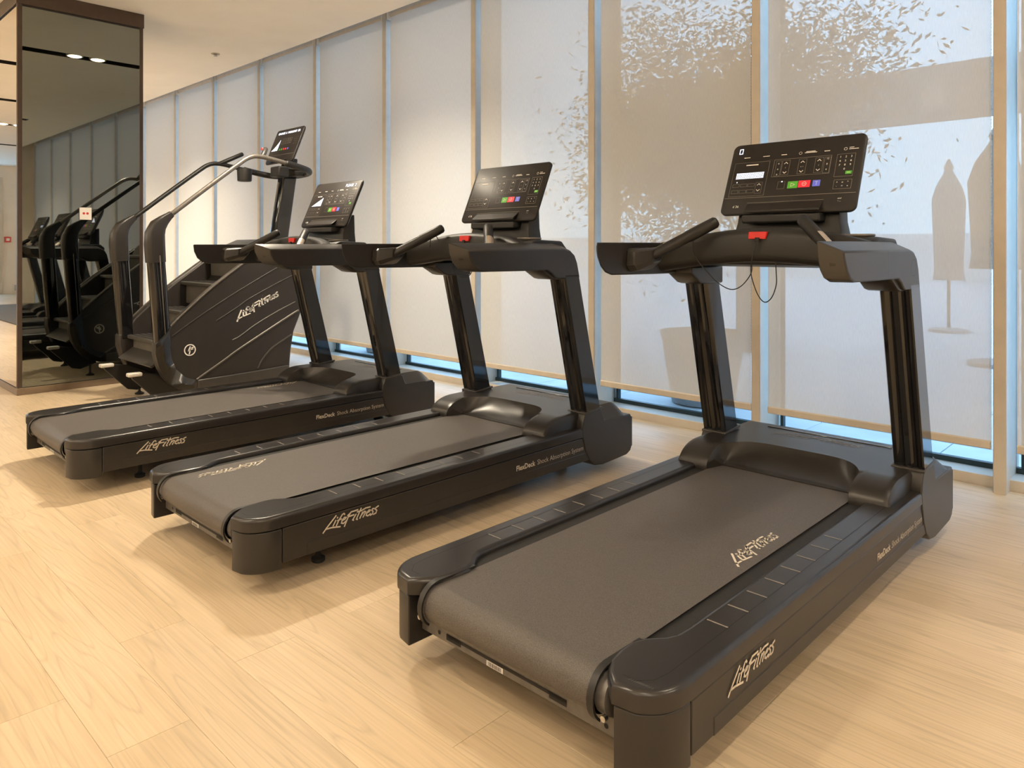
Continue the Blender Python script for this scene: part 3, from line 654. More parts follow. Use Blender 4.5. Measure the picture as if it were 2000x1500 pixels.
def build_treadmill(variant):
    root = empty('treadmill')
    for s in (1, -1):
        # deck side: cover panel, rear pod, top cap
        u0, u1 = sorted((s * .395, s * .4655))
        sp_ = box('side_panel', u0, u1, .106, 1.86, .098, .2205, 'satin_charcoal', root, .004)
        box('side_step', *sorted((s * .40, s * .4672)), .20, 1.85, .098, .142, 'satin_charcoal', sp_, .003)
        prism('rear_pod', pod_outline(s), 'z', .078, .2205, 'satin_charcoal', root, .006, 3)
        bm = bmesh.new(); add_prism(bm, cap_outline(s), 'z', .2250, .270)
        top = [v for v in bm.verts if v.co.z > .26]
        bevel_sharp(bm, .014, 4, 40, top)
        cp_ = finish(bm, 'deck_cap', 'cap_satin', root, sharp=40)
        f = Flat((0, 0, .270), (1, 0, 0), (0, 1, 0), .0005)
        g = [(s * .352, .012), (s * .385, .012), (s * .412, .040), (s * .421, .085), (s * .421, 1.66)]
        f.line(g, .0022); f.make('cap_groove', 'soft_black', cp_)
        for i in range(8):
            box('tread_rib', *sorted((s * .364, s * .4205)), .351 + i * .1068, .3545 + i * .1068, .2698, .2712, 'print_dim' if variant != 'hill' else 'print_dim', cp_)
        box('deck_edge', *sorted((s * .284, s * .347)), .20, 1.60, .226, .2465, 'gloss_black', root)
        # roller end and belt guard
        gd = [(.17, .2605, .004)] + [(.030 + .0575 * math.cos(R(a)), .205 + .0575 * math.sin(R(a)), .004) for a in range(90, 236, 12)]
        loft('belt_guard', [[(s * .286, v, z), (s * .304, v, z), (s * .304, v + .006 * ((v - .03) / .0575 if v < .1 else 0), z + .006 * ((z - .205) / .0575)), (s * .286, v + .006 * ((v - .03) / .0575 if v < .1 else 0), z + .006 * ((z - .205) / .0575))] for v, z, _ in gd], 'soft_black', root, sharp=45)
        lathe('roller_end', [(.004, 0), (.042, 0), (.046, .004), (.046, .030), (.03, .036), (.012, .036)] if s > 0 else [(.012, -.036), (.03, -.036), (.046, -.030), (.046, -.004), (.042, 0), (.004, 0)], (s * .292, .030, .205), 'frame_steel', root, 20, 'x')
        lathe('adjuster_bolt', [(.003, -.012), (.007, -.012), (.007, 0), (.003, 0)], (s * .318, -.004, .170), 'steel', root, 10, 'y')
        lathe('level_foot', [(.022, .0), (.026, .004), (.026, .016), (.014, .022), (.010, .03), (.010, .11)], (s * .335, .325, 0), 'rubber_black', root, 18)
        lathe('front_foot', [(.028, .0), (.033, .004), (.033, .016), (.014, .022), (.014, .09)], (s * .18, 1.95, 0), 'rubber_black', root, 18)
        # front side cover around the upright
        pr_ = [(1.772, .262), (1.778, .22), (1.800, .150), (1.832, .095), (1.880, .062), (1.950, .051), (2.165, .060), (2.200, .075), (2.214, .10), (2.214, .255), (2.200, .279), (1.980, .279), (1.962, .287), (1.950, .312), (1.940, .342), (1.930, .349), (1.795, .340), (1.778, .30)]
        prism('front_cover', pr_, 'x', *sorted((s * .352, s * .470)), 'satin_charcoal', root, .008, 3, ang=30)
        loft('post_collar', [[(s * u, v, z) for u, v, z in ((.473, 1.796, .336), (.473, 1.944, .350), (.352, 1.944, .350), (.352, 1.796, .336))], [(s * u, v, z) for u, v, z in ((.473, 1.795, .348), (.473, 1.942, .361), (.352, 1.942, .361), (.352, 1.795, .348))]], 'satin_grey', root, bevel=.004)
        post_mesh(s, root)
        a_ = arm_mesh(s, root)
        # tip insert of the handrail
        tipo = [(.985, 1.186), (.992, 1.160), (1.012, 1.125), (1.040, 1.102), (1.072, 1.0915)]; tipi = [(.912, 1.218), (.918, 1.172), (.938, 1.130), (.968, 1.105), (1.008, 1.093)]
        bm = bmesh.new(); rows = []
        for t in (.06, .94):
            rows.append([bm.verts.new((s * (.412 + .057 * t), i_[0] + (o_[0] - i_[0]) * t - .0012, i_[1] + (o_[1] - i_[1]) * t)) for o_, i_ in zip(tipo, tipi)])
        for k in range(4): bm.faces.new((rows[0][k], rows[0][k + 1], rows[1][k + 1], rows[1][k]))
        finish(bm, 'arm_end_cap', 'satin_grey', a_, sharp=60)
        F_ = Flat((s * .4705, 1.665, 1.125), (0, s, 0), (0, 0, 1), .0006); F_.ring(0, 0, .030, .0016, 24); F_.make('maker_roundel', 'soft_black', a_)
        f = Flat((s * .4700, 1.385, 1.14), (0, s, 0), (0, 0, 1), .0004); f.line([(0, -.050), (0, .049)], .0012); f.make('arm_seam', 'soft_black', a_)
        # bracket under the dash on top of the upright
        prism('post_bracket', [(1.470, 1.118), (1.470, 1.088), (1.545, 1.046), (1.575, 1.040), (1.745, 1.040), (1.745, 1.118)], 'x', *sorted((s * .335, s * .455)), 'satin_charcoal', root, .008, 2)
        # angled pulse grip
        b0, b1 = Vector((s * .385, 1.19, 1.150)), Vector((s * .178, 1.385, 1.300))
        loft('grip_base', [[(s * .413, v, z) for v, z in ((1.100, 1.125), (1.105, 1.186), (1.120, 1.198), (1.245, 1.200), (1.262, 1.150), (1.235, 1.106), (1.125, 1.102))], [(s * .378, v, z) for v, z in ((1.108, 1.130), (1.112, 1.182), (1.126, 1.192), (1.248, 1.198), (1.264, 1.152), (1.238, 1.112), (1.132, 1.108))], [(s * .345, v, z) for v, z in ((1.185, 1.148), (1.190, 1.188), (1.205, 1.196), (1.256, 1.204), (1.272, 1.172), (1.250, 1.142), (1.205, 1.136))]], 'satin_charcoal', root, bevel=.006)
        d = b1 - b0
        gp = tube('pulse_grip', [b0 + d * t for t in (.05, .2, .45, .60, .62, .9, 1.0)], [.023, .023, .0225, .0225, .0245, .024, .0235], 'soft_black', root, 12)
        dn = d.normalized(); side = dn.cross(Vector((0, 0, 1))).normalized(); upv = side.cross(dn)
        outv = (Vector((s, 0, 0)) - dn * dn.dot(Vector((s, 0, 0)))).normalized(); pl = (outv * .62 + upv * (.78 if upv.z > 0 else -.78)).normalized(); pq = dn.cross(pl)
        bm = bmesh.new(); rr = []
        for t in (.30, .58):
            c_ = b0 + d * t
            rr.append([bm.verts.new(c_ + (pl * math.cos(a2) + pq * math.sin(a2)) * .0240) for a2 in [R(q) for q in (-48, -24, 0, 24, 48)]])
        for k in range(4): bm.faces.new((rr[0][k], rr[0][k + 1], rr[1][k + 1], rr[1][k]))
        finish(bm, 'pulse_sensor', 'sensor_metal', gp, sharp=60)
        # cup holder rim on the dash
        lathe('cup_holder', [(.052, -.03), (.056, -.006), (.062, .0), (.060, .006), (.050, .006), (.048, -.02)], (s * .315, 1.54, 1.243), 'tube_grey', root, 26)
    # belt looping over the rear roller
    prof = [(1.70, .257), (1.2, .257), (.7, .257), (.25, .257)] + [(.030 + .052 * math.cos(R(a)), .205 + .052 * math.sin(R(a))) for a in range(90, 271, 12)] + [(.30, .153), (.9, .153)]
    bm = bmesh.new(); rows = [[bm.verts.new((u, v, z)) for v, z in prof] for u in [-.290 + .58 * i / 12 for i in range(13)]]
    for i in range(12):
        for k in range(len(prof) - 1): bm.faces.new((rows[i][k], rows[i + 1][k], rows[i + 1][k + 1], rows[i][k + 1]))
    belt = finish(bm, 'running_belt', 'belt_rubber', root, sharp=60)
    if variant == 'matrix': logo('belt_logo', (.262, .718, .257), (0, 1, 0), (-1, 0, 0), .070, 'print_silver', belt, sy=.82)
    elif variant == 'plain': logo('belt_logo', (-.240, .409, .257), (0, -1, 0), (1, 0, 0), .070, 'print_silver', belt, sy=.82)
    else: logo('belt_logo', (-.275, 1.58, .257), (0, -1, 0), (1, 0, 0), .070, 'print_silver', belt, sy=.82)
    # rear cross member with slot
    cm = box('rear_crossmember', -.352, .352, .022, .030, .112, .156, 'frame_steel', root, .002)
    f = Flat((0, .0216, .134), (1, 0, 0), (0, 0, 1), .0006); f.rect(-.245, .185, -.005, .004); f.rect(-.245, -.185, -.013, .004); f.rect(.130, .185, -.013, .004)
    f.poly(arc(-.275, -.004, .006, 0, 330, 11)); f.poly(arc(.300, -.004, .006, 0, 330, 11)); f.make('slot', 'slot_black', cm)
    f = Flat((0, .0212, .134), (1, 0, 0), (0, 0, 1), .0006); f.rect(-.085, -.025, -.020, -.006); st_ = f.make('barcode_sticker', 'paper_white', cm)
    f = Flat((0, .0206, .134), (1, 0, 0), (0, 0, 1), .0006)
    for i in range(14): f.rect(-.080 + i * .0036, -.0785 + i * .0036 + (i % 3) * .0004, -.0185, -.0075)
    f.make('bars', 'soft_black', st_)
    box('deck_base', -.36, .36, .10, 2.0, .11, .150, 'rubber_black', root)
    box('deck_board', -.345, .345, .12, 1.72, .20, .250, 'rubber_black', root)
    hd_ = hood_mesh(root)
    box('hood_slot', -.275, .275, 2.062, 2.078, .338, .3475, 'gloss_black', hd_, .003)
    logo('hood_logo', (-.20, 1.955, .3444), (1, 0, 0), (0, 1, 0), .085, 'print_dim', hd_, .06)
    for s in (1,):
        logo('maker_logo', (s * .4675, .264, .160), (0, 1, 0), (0, 0, 1), .0545, 'print_silver', root)
        f = Flat((s * .4656, 1.285, .170), (0, 1, 0), (0, 0, 1), .0012); f.text('FlexDeck', 0, 0, .034, 'LEFT', bold=.0007); f.make('deck_lettering', 'print_silver', root)
        f = Flat((s * .4656, 1.285, .170), (0, 1, 0), (0, 0, 1), .0012); f.text('Shock Absorption System', .146, 0, .034, 'LEFT', bold=-.0002); f.make('deck_caption', 'print_silver', root)
    logo('maker_logo', (-.4675, .51, .160), (0, -1, 0), (0, 0, 1), .0545, 'print_silver', root)
    # dash: arched front bar and body
    us = [-.412, -.36, -.315, -.26, -.205, -.14, -.07, 0, .07, .14, .205, .26, .315, .36, .412]
    rings = []
    for u in us:
        a = abs(u) / .412; ztop = 1.275 - .054 * a ** 2.0; zb = 1.142 - .042 * a ** 1.8; vf = 1.392 - .06 * max(0, (a - .55) / .45) ** 2
        hh = (ztop - zb) / 2; zc = (ztop + zb) / 2; rr = []
        for p in rrect(.10, 2 * hh, .034, 4): rr.append((u, vf + .05 + p[0], zc + p[1]))
        rings.append(rr)
    loft('dash_bar', rings, 'soft_black', root, sharp=40)
    us2 = [u for u in us if abs(u) < .415]; rings = []
    for u in us2:
        a = abs(u) / .412; zb = 1.142 - .042 * a ** 1.8; vf = 1.392 - .06 * max(0, (a - .55) / .45) ** 2
        rings.append([(u, vf - .0015 + p[0], zb + .026 + p[1]) for p in ((0, -.0016), (.012, -.0016), (.012, .0016), (0, .0016))])
    loft('dash_seam', rings, 'rubber_black', root)
    prism('dash_body', [(1.46, 1.13), (1.72, 1.115), (1.735, 1.19), (1.69, 1.232), (1.50, 1.238), (1.46, 1.225)], 'x', -.405, .405, 'soft_black', root, .01, 2)
    # red safety stop with its cord
    prism('safety_stop', [(-.036, 0), (.032, 0), (.040, .028), (-.034, .028)], 'y', 1.382, 1.396, 'red_plastic', root, .002).location = (0, 0, 1.232)
    box('stop_clip', -.006, .010, 1.374, 1.384, 1.222, 1.238, 'rubber_black', root, .002)
    def cord(nm, pts): tube(nm, catmull(pts, 7), .0021, 'rubber_black', root, 6)
    if variant == 'matrix':
        cord('safety_cord', [(.002, 1.378, 1.226), (-.006, 1.374, 1.19), (-.018, 1.376, 1.15), (-.022, 1.378, 1.10), (-.060, 1.375, 1.050), (-.105, 1.375, 1.034), (-.160, 1.375, 1.058), (-.205, 1.372, 1.10), (-.25, 1.368, 1.15), (-.272, 1.372, 1.20), (-.275, 1.385, 1.238)])
        cord('safety_cord', [(.006, 1.377, 1.226), (-.008, 1.372, 1.18), (-.021, 1.375, 1.13), (-.018, 1.375, 1.085), (.006, 1.375, 1.020), (.034, 1.375, .991), (.062, 1.375, 1.010), (.080, 1.375, 1.060), (.078, 1.378, 1.110), (.070, 1.39, 1.145)])
    elif variant == 'plain':
        cord('safety_cord', [(-.26, 1.372, 1.20), (-.25, 1.37, 1.245), (-.235, 1.39, 1.262), (-.225, 1.40, 1.24)])
        cord('safety_cord', [(-.10, 1.39, 1.14), (-.095, 1.40, 1.07), (-.05, 1.42, 1.04), (0, 1.43, 1.06), (.03, 1.42, 1.12)])
    else:
        cord('safety_cord', [(.02, 1.39, 1.250), (.10, 1.45, 1.262), (.18, 1.50, 1.258), (.27, 1.54, 1.252), (.33, 1.56, 1.245)])
    build_console(root, variant)
    return root
T1 = build_treadmill('matrix'); F = Flat((0, 0, .2702), (1, 0, 0), (0, 1, 0), .0006)
for q in range(11): F.line([(.372 + q * .0052 + .003 * math.sin(q * 7), .004 + .002 * q * .3), (.376 + q * .0052, .012 + .010 * abs(math.sin(q * 3.1)))], .0007)
F.make('scuff_marks', 'print_dim', T1, True); T1.location = (-1.288, 1.308, 0); T1.rotation_euler.z = -.003
tag(T1, 'nearest charcoal treadmill, its console lit with a white dot matrix and a zero', 'treadmill', 'treadmills in a row facing the windows')
T2 = build_treadmill('plain'); T2.location = (-2.818, 1.183, 0); T2.rotation_euler.z = .001
tag(T2, 'middle charcoal treadmill with a dark console display and belt logo at its rear left', 'treadmill', 'treadmills in a row facing the windows')
T3 = build_treadmill('hill'); T3.location = (-4.40, 1.09, 0); T3.rotation_euler.z = .002
tag(T3, 'farthest treadmill beside the stair climber, its console lit with a hill profile', 'treadmill', 'treadmills in a row facing the windows')
# ================================================================== stair climber
CLX, CLY = -5.975, 2.62
def build_climber():
    root = empty('stair_climber', (CLX, CLY, 0))
    tag(root, 'dark stair climber with long bent handrails between the mirrored column and the farthest treadmill', 'stair climber')
    Y = lambda pts: [(y - CLY, z) for y, z in pts]
    out = [(2.040, .50), (2.040, .42), (2.060, .335), (2.100, .250), (2.150, .188), (2.210, .145), (2.290, .120), (2.40, .112), (3.07, .100), (3.105, .12), (3.114, .236), (3.125, .36), (3.150, .50), (3.215, .65), (3.258, .79), (3.276, .97), (3.270, 1.06), (3.235, 1.140), (3.16, 1.19), (3.05, 1.215), (2.95, 1.215), (2.86, 1.180), (2.707, 1.071), (2.468, .898), (2.251, .714), (2.153, .622), (2.128, .580), (2.070, .515)]
    for s in (1, -1):
        X = lambda a, b: sorted((s * a, s * b))
        sd = prism('side_panel', Y(out), 'x', *X(.335, .412), 'panel_climb', root, .012, 3, ang=40)
        # raised J-shaped band and base rail
        jo = [(2.040, .495), (2.040, .42), (2.060, .335), (2.100, .250), (2.150, .188), (2.210, .145), (2.290, .120), (2.345, .114)]
        ji = [(2.140, .600), (2.136, .553), (2.142, .463), (2.153, .383), (2.184, .300), (2.251, .234), (2.300, .212), (2.345, .200)]
        bm = bmesh.new()
        for k in range(len(jo) - 1):
            q = Y([jo[k], jo[k + 1], ji[k + 1], ji[k]])
            vv = [(s * .410, *p) for p in q] + [(s * .426, *p) for p in q]
            bm_add(bm, vv, [(0, 1, 2, 3), (4, 5, 6, 7), (0, 1, 5, 4), (1, 2, 6, 5), (2, 3, 7, 6), (3, 0, 4, 7)])
        bmesh.ops.remove_doubles(bm, verts=bm.verts, dist=.0003)
        inn = [f for f in bm.faces if all(len(e.link_faces) > 2 for e in f.edges)]
        dup = [f for f in bm.faces if sum(1 for e in f.edges if len(e.link_faces) > 2) >= 2 and abs(f.normal.x) < .3 and f.calc_area() < .004 and len([e for e in f.edges if len(e.link_faces) >= 4]) >= 2]
        finish(bm, 'side_band', 'satin_charcoal', sd, sharp=40)
        prism('base_rail', Y([(2.345, .114), (2.345, .200), (2.556, .204), (2.808, .212), (3.095, .228), (3.10, .105)]), 'x', *X(.410, .430), 'satin_grey', sd, .008, 3)
        # pressed creases
        def rib(pts, r=.006, m='satin_grey'): tube('crease', catmull([(s * .4115, y - CLY, z) for y, z in pts], 5), r, m, sd, 6)
        rib([(2.153, .622), (2.251, .714), (2.468, .898), (2.707, 1.071), (2.86, 1.178)], .007, 'tube_grey')
        rib([(2.163, .546), (2.358, .675), (2.639, .841), (2.969, 1.018), (3.14, 1.10)], .004)
        rib([(2.49, .633), (2.639, .717), (2.765, .795), (2.999, .907), (3.18, .985)], .004)
        rib([(2.62, .476), (2.68, .500), (2.808, .580), (2.985, .669), (3.16, .745)], .004, 'tube_grey')
        rib([(2.342, .203), (2.556, .327), (2.68, .402), (3.086, .620), (3.19, .672)], .008, 'tube_grey')
        rib([(2.832, .227), (2.861, .285), (2.923, .357), (2.985, .401), (3.123, .473)], .008)
        roundel('maker_roundel', (s * .4130, 2.290 - CLY, .430), (0, s, 0), (0, 0, 1), .040, 'print_white' if s > 0 else 'print_silver', sd)
        c30, s30 = math.cos(R(31)), math.sin(R(31))
        if s > 0: logo('maker_logo', (.4130, 2.658 - CLY, .617), (0, .90, .434), (0, -.747, .665), .094, 'print_white', sd, .095, sy=.73)
        else: logo('maker_logo', (-.4130, 3.02 - CLY, .80), (0, -.90, -.434), (0, -.747, .665), .094, 'print_white', sd, .095, sy=.73)
        # sloped top rail over the side
        # upright post, elbow and handrail socket
        prof = rrect(.088, .112, .028, 5)
        def ring(cx_, y, z, sx, sy, tilt): # tilt: direction of travel in the y-z plane (deg from +z)
            r_ = []
            for p in prof:
                a = p[1] * sy; r_.append((s * cx_ + s * p[0] * sx, y - CLY + a * math.cos(R(tilt)), z - a * math.sin(R(tilt))))
            return r_
        po = loft('post', [ring(.375, 2.105, .47, 1, 1, -3), ring(.375, 2.055, 1.16, 1, 1.05, -3)], 'gloss_black', root, sharp=50)
        tube('post_trim', [(s * .422, 2.110 - CLY, .54), (s * .422, 2.070 - CLY, 1.14)], .0035, 'tube_grey', po, 6)
        bm = bmesh.new()
        el = loft('elbow', [ring(.375, 2.058, 1.09, 1.10, 1.16, -3), ring(.375, 2.050, 1.22, 1.12, 1.20, 0), ring(.375, 2.052, 1.30, 1.08, 1.16, 10), ring(.375, 2.075, 1.36, .95, .98, 32), ring(.375, 2.115, 1.400, .72, .70, 48), ring(.375, 2.150, 1.430, .56, .50, 51), ring(.375, 2.170, 1.446, .52, .44, 51)], 'satin_charcoal', root, sharp=50)
        # rear transport arm with bright end cap
        prism('rear_arm', Y([(1.915, .272), (1.960, .285), (2.10, .262), (2.24, .20), (2.30, .10), (2.16, .055), (2.09, .07), (1.92, .245)]), 'x', *X(.285, .312), 'soft_black', root, .006, 2)
        box('arm_end', *X(.268, .330), 1.888 - CLY, 1.985 - CLY, .262, .290, 'silver_plastic', root, .009, 3)
        lathe('level_foot', [(.034, 0), (.036, .008), (.014, .02), (.009, .03), (.009, .10)], (s * .40, 2.215 - CLY, 0), 'rubber_black', root, 16)
        lathe('level_foot', [(.034, 0), (.036, .008), (.014, .02), (.009, .03), (.009, .11)], (s * .36, 3.02 - CLY, 0), 'rubber_black', root, 16)
    # moving steps
    for (n_, z) in ((2.095, .500), (2.305, .708), (2.515, .915), (2.725, 1.12)):
        stp = box('step', -.325, .325, n_ - CLY, n_ + .225 - CLY, z - .030, z, 'satin_grey', root, .008, 2)
        box('riser', -.320, .320, n_ + .045 - CLY, n_ + .065 - CLY, z - .185, z - .030, 'riser_grey', stp, .003)
        for q in range(4): box('grip_strip', -.30, .30, n_ + .03 + q * .045 - CLY, n_ + .042 + q * .045 - CLY, z - .0005, z + .002, 'rubber_black', stp)
    prism('entry_plate', Y([(2.030, .325), (2.045, .312), (2.235, .440), (2.235, .462)]), 'x', -.335, .335, 'satin_grey', root, .004)
    prism('drive_body', Y([(2.30, .14), (2.34, .45), (2.74, .92), (2.92, 1.15), (3.20, 1.15), (3.24, .96), (3.10, .5), (3.08, .14)]), 'x', -.333, .333, 'soft_black', root, .02, 2)
    prism('front_shroud', Y([(2.80, 1.10), (2.86, 1.215), (2.98, 1.265), (3.12, 1.270), (3.24, 1.23), (3.30, 1.13), (3.31, .95), (3.27, .75), (3.18, .55), (3.05, .55), (3.0, 1.0)]), 'x', -.30, .30, 'satin_charcoal', root, .03, 4)
    # handrail: one bent tube, both sides joined at the front
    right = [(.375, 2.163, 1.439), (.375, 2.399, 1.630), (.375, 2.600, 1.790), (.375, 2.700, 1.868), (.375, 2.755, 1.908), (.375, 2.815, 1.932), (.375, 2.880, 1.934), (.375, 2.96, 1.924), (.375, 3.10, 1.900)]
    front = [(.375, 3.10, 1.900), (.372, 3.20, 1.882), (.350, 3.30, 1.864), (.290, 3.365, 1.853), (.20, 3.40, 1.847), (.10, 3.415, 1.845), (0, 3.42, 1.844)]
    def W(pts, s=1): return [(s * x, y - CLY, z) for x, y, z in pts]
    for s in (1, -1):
        tube('handrail', catmull(W(right, s), 5), .0185, 'tube_grey' if s > 0 else 'soft_black', root, 12)  # left side coloured black to stand for its unlit shade, same tube as right
    tube('front_grip', catmull(W(front) + W(front[::-1], -1)[1:], 5), .027, 'soft_black', root, 12)
    tube('pulse_grip', W([(-.375, 2.88, 1.938), (-.362, 2.97, 1.985), (-.350, 3.07, 2.036)]), .019, 'soft_black', root, 12)
    rg = tube('pulse_grip', W([(.352, 2.90, 1.94), (.335, 2.925, 1.975), (.320, 2.945, 2.010)]), .020, 'satin_grey', root, 12)
    lathe('stop_button', [(.006, 0), (.017, 0), (.017, .012), (.012, .018)], (.300, 2.930 - CLY, 2.000), 'red_plastic', rg, 14)
    lathe('cup_holder', [(.050, -.055), (.060, -.050), (.064, .045), (.062, .055), (.052, .055), (.050, -.02)], (-.225, 3.03 - CLY, 1.835), 'soft_black', root, 22)
    tube('cup_bracket', W([(-.225, 3.06, 1.885), (-.30, 3.15, 1.89), (-.36, 3.20, 1.885)]), .014, 'soft_black', root, 8)
    box('accessory_box', .10, .25, 3.10 - CLY, 3.20 - CLY, 1.80, 1.89, 'soft_black', root, .012, 2)
    tube('box_bracket', W([(.18, 3.17, 1.87), (.25, 3.25, 1.872), (.34, 3.29, 1.866)]), .014, 'soft_black', root, 8)
    prism('console_neck', Y([(3.155, 1.20), (3.290, 1.20), (3.385, 1.83), (3.395, 1.99), (3.30, 1.99), (3.255, 1.83)]), 'x', -.052, .052, 'gloss_black', root, .012, 3)
    box('neck_bridge', -.16, .16, 3.30 - CLY, 3.42 - CLY, 1.825, 1.875, 'soft_black', root, .015, 2)
    o = Vector((0, 3.225 - CLY, 1.945)); ex = Vector((1, 0, 0)); ey = Vector((0, .130, .318)).normalized(); nrm = ex.cross(ey)
    def cr_(inset, d):
        return [tuple(o + ex * p[0] + ey * p[1] + nrm * d) for p in rrect(.47 - 2 * inset, .345 - 2 * inset, max(.006, .024 - inset * .5), 5, 0, .1725)]
    con = loft('console', [cr_(.004, 0), cr_(0, -.004), cr_(0, -.016), cr_(.012, -.026), cr_(.06, -.05)], 'panel_black', root, sharp=45)
    F = Flat(o, ex, ey, .0007); F.text('CHOOSE  A  WORKOUT  OR', 0, .302, .029, 'CENTER', bold=.0010); F.make('led_digits', 'led_white', con)
    F = Flat(o, ex, ey, .0007)
    for i in range(16): F.rect(-.205 + i * .0066, -.1995 + i * .0066, .128, .132 + .0038 * i + .0002 * i * i)
    F.make('led_matrix', 'led_white', con, True)
    F = Flat(o, ex, ey, .0007)
    for i in range(3):
        for j in range(4): F.text(str((i + 3 * j + 1) % 10), .150 + i * .022, .240 - j * .021, .012, 'CENTER')
    for i in range(5):
        for j in range(2): F.frame(-.07 + i * .036, -.045 + i * .036, .19 + j * .03, .21 + j * .03, .0016)
    F.line([(-.225, .078), (.225, .078)], .0015); F.make('printed_symbols', 'print_dim', con, True)
    for i, m_ in enumerate(('key_green', 'key_green', 'key_red', 'key_red', 'key_blue')):
        F = Flat(o, ex, ey, .0008); F.rect(-.070 + i * .036, -.052 + i * .036, .125, .143); F.make('console_key', m_, con)
    box('reading_rack', -.15, .15, 3.205 - CLY, 3.25 - CLY, 1.955, 1.968, 'panel_black', root, .003)
    return root
mat('panel_climb', (.024, .021, .020), .42, noise=.08, nscale=6, bump=.05, bscale=900)
mat('riser_grey', (.085, .080, .070), .6, noise=.1, nscale=20)
climber = build_climber()
cardr = empty('wall_plate', (-6.996, 1.995, 1.488)); tag(cardr, 'small white plate with two red dots fixed on the smoked mirror', 'plate')
box('plate', 0, .004, -.046, .046, -.052, .052, 'paper_white', cardr, .001)
F = Flat((.004, 0, .002), (0, 1, 0), (0, 0, 1), .0006)
for d in (-.014, .014): F.poly(arc(d, 0, .0105, 0, 345, 14))
F.make('red_dots', 'card_red', cardr)

# ================================================================== outside
box('terrace_base', -40, 30, GL + .05, 60, -.22, -.055, 'joint_grey')
struct(bpy.data.objects['terrace_base'], 'terrace ground outside the windows')
slab = None
pvb = bpy.data.objects['terrace_base']
bm = bmesh.new(); add_box(bm, .003, .797, .003, .597, -.06, -.02); bevel_sharp(bm, .004, 1); bmesh.ops.recalc_face_normals(bm, faces=bm.faces)
me = bpy.data.meshes.new('paving_slab'); bm.to_mesh(me); bm.free(); me.materials.append(MATS['paving'])
for i in range(18):
    for j in range(8):
        o = bpy.data.objects.new('paving_slab', me); COL.objects.link(o); o.location = (-12.4 + i * .8, GL + .12 + j * .6, 0); o.parent = pvb
bm = bmesh.new(); add_box(bm, -40, 30, GL + .12 + 8 * .6, 60, -.06, -.02); add_box(bm, -40, -12.4, GL + .12, GL + .12 + 4.8, -.06, -.02); add_box(bm, 2.0, 30, GL + .12, GL + .12 + 4.8, -.06, -.02)
finish(bm, 'far_paving', 'paving', pvb, smooth=False)
def olive(name, loc, label, seed, size=1.0, dense=1.0):
    rg = random.Random(seed); root = empty(name, loc)
    tag(root, label, 'tree', 'trees on the terrace')
    trunk = [(0, 0, .60), (.03, .02, .9), (-.03, .05, 1.3), (.02, .04, 1.65)]
    tube('trunk', catmull(trunk, 4), [.06 - .0014 * i for i in range(13)], 'bark', root, 9)
    bm = bmesh.new(); tips = []
    for i in range(11):
        a = i * 2.4 + rg.random(); el = rg.uniform(.25, 1.2); L = rg.uniform(.75, 1.25) * size
        p0 = Vector((.0, .03, 1.3 + .35 * rg.random())); d = Vector((math.cos(a) * math.cos(el), math.sin(a) * math.cos(el) * (.75 if math.sin(a) > 0 else .22), math.sin(el)))
        p1 = p0 + d * L * .5 + Vector((0, 0, .05)); p2 = p0 + d * L + Vector((rg.uniform(-.1, .1), rg.uniform(-.1, .1), .12))
        add_tube(bm, catmull([p0, p1, p2], 3), [.022, .020, .017, .014, .011, .009, .006], 5, False); tips += [(p1, .40), (p2, .36), ((p1 + p2) / 2, .42)]
    finish(bm, 'branches', 'bark', root)
    bm = bmesh.new()
    for c, r_ in tips:
        for _ in range(int(360 * dense)):
            q = c + Vector((rg.gauss(0, 1), rg.gauss(0, .7), rg.gauss(0, .9))) * r_ * .62 * size
            if q.y < -.42: continue
            d = Vector((rg.uniform(-1, 1), rg.uniform(-1, 1), rg.uniform(-.6, .9))).normalized(); s_ = d.cross(Vector((rg.random(), rg.random(), rg.random()))).normalized()
            l = rg.uniform(.045, .075); w_ = l * .19
            bm_add(bm, [q - d * l * .5, q + s_ * w_, q + d * l * .5, q - s_ * w_], [(0, 1, 2, 3)])
    fo = finish(bm, 'foliage', 'leaf_olive', root, smooth=False); fo['kind'] = 'stuff'
    return root
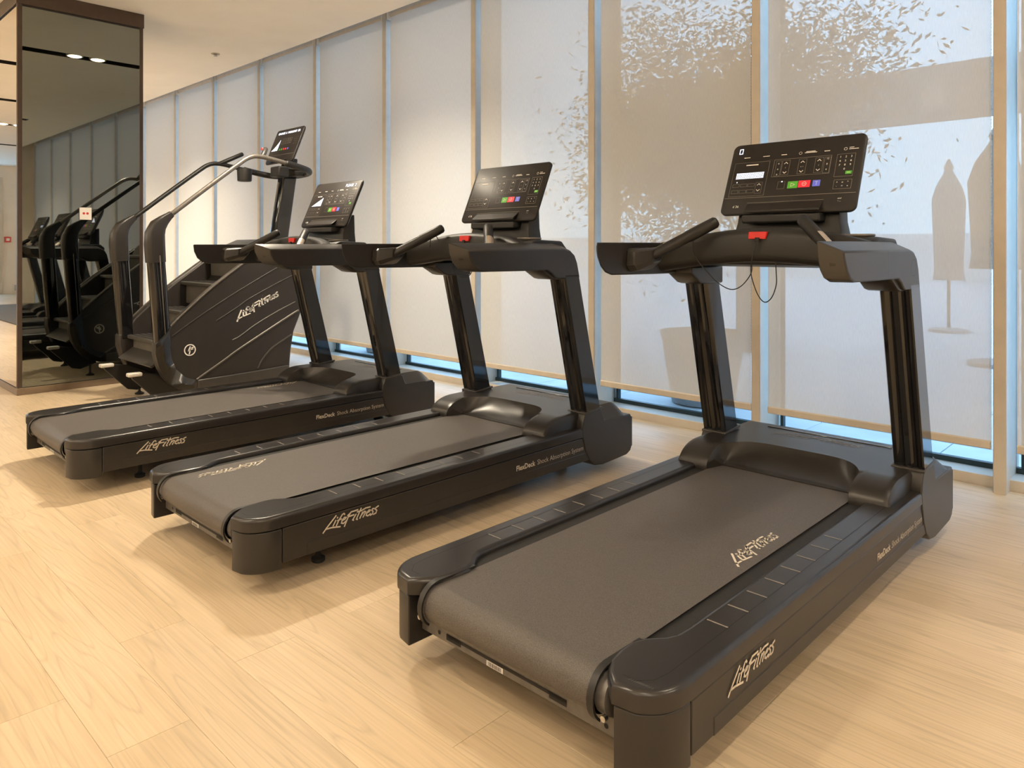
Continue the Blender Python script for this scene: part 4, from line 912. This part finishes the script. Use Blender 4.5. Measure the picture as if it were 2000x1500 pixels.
def planter(loc, label):
    p = empty('planter', loc); tag(p, label, 'planter', 'planters on the terrace')
    lathe('pot', [(.20, 0), (.24, .01), (.32, .52), (.335, .56), (.30, .56), (.295, .54)], (0, 0, 0), 'planter_grey', p, 28)
    lathe('soil', [(.02, .545), (.292, .545), (.292, .558), (.02, .565)], (0, 0, 0), 'soil', p, 24)
    return p
for i, (x, lab, sd, sz, dn) in enumerate(((-2.93, 'olive tree outside, its dark crown showing through the second blind from the right', 11, 1.22, 3.0), (-7.05, 'olive tree outside behind the blinds left of the farthest treadmill', 5, .9, .8), (-11.15, 'olive tree outside near the far left end of the windows', 8, .85, .7))):
    planter((x, 5.20, -.02), ['grey round planter outside, seen in the gap under the second blind from the right', 'grey round planter outside, seen under the blind behind the farthest treadmill', 'grey round planter outside near the far left end of the windows'][i])
    olive('olive_tree', (x, 5.20, -.02), lab, sd, sz, dn)
# portal beam beyond the terrace
pg = empty('concrete_portal', (0, 8.0, -.02)); tag(pg, 'long horizontal concrete beam outside, crossing the upper part of the rightmost blind', 'beam')
box('beam', -4.15, 8.0, 0, .45, 2.50, 3.00, 'concrete', pg, .02)
for x in (-4.1, 1.6, 7.4): box('pillar', x, x + .4, .03, .42, 0, 2.5, 'concrete', pg, .02)
def parasol(loc, label, top, low, r):
    p = empty('parasol', loc); tag(p, label, 'parasol', 'closed parasols on the terrace')
    lathe('closed_canopy', [(.03, top), (.07, top - .08), (.05, top - .13), (r * .75, top - .35), (r, top - .55), (r * .85, low + .15), (r * .95, low), (r * .5, low)], (0, 0, 0), 'parasol_cloth', p, 14)
    lathe('pole', [(.022, .05), (.022, top + .04)], (0, 0, 0), 'tube_grey', p, 10); lathe('base', [(.26, 0), (.26, .04), (.05, .07)], (0, 0, 0), 'planter_grey', p, 20)
parasol((-2.82, 12.0, -.02), 'closed parasol outside, a spire shaped silhouette right of the nearest treadmill console', 2.45, .75, .22)
parasol((-1.66, 8.9, -.02), 'closed parasol outside at the right edge of the rightmost full blind', 2.45, 1.0, .26)
box('garden_wall', -60, 40, 30.0, 30.4, -.1, 1.7, 'far_wall'); tag(bpy.data.objects['garden_wall'], 'long pale garden wall far beyond the terrace', 'wall')
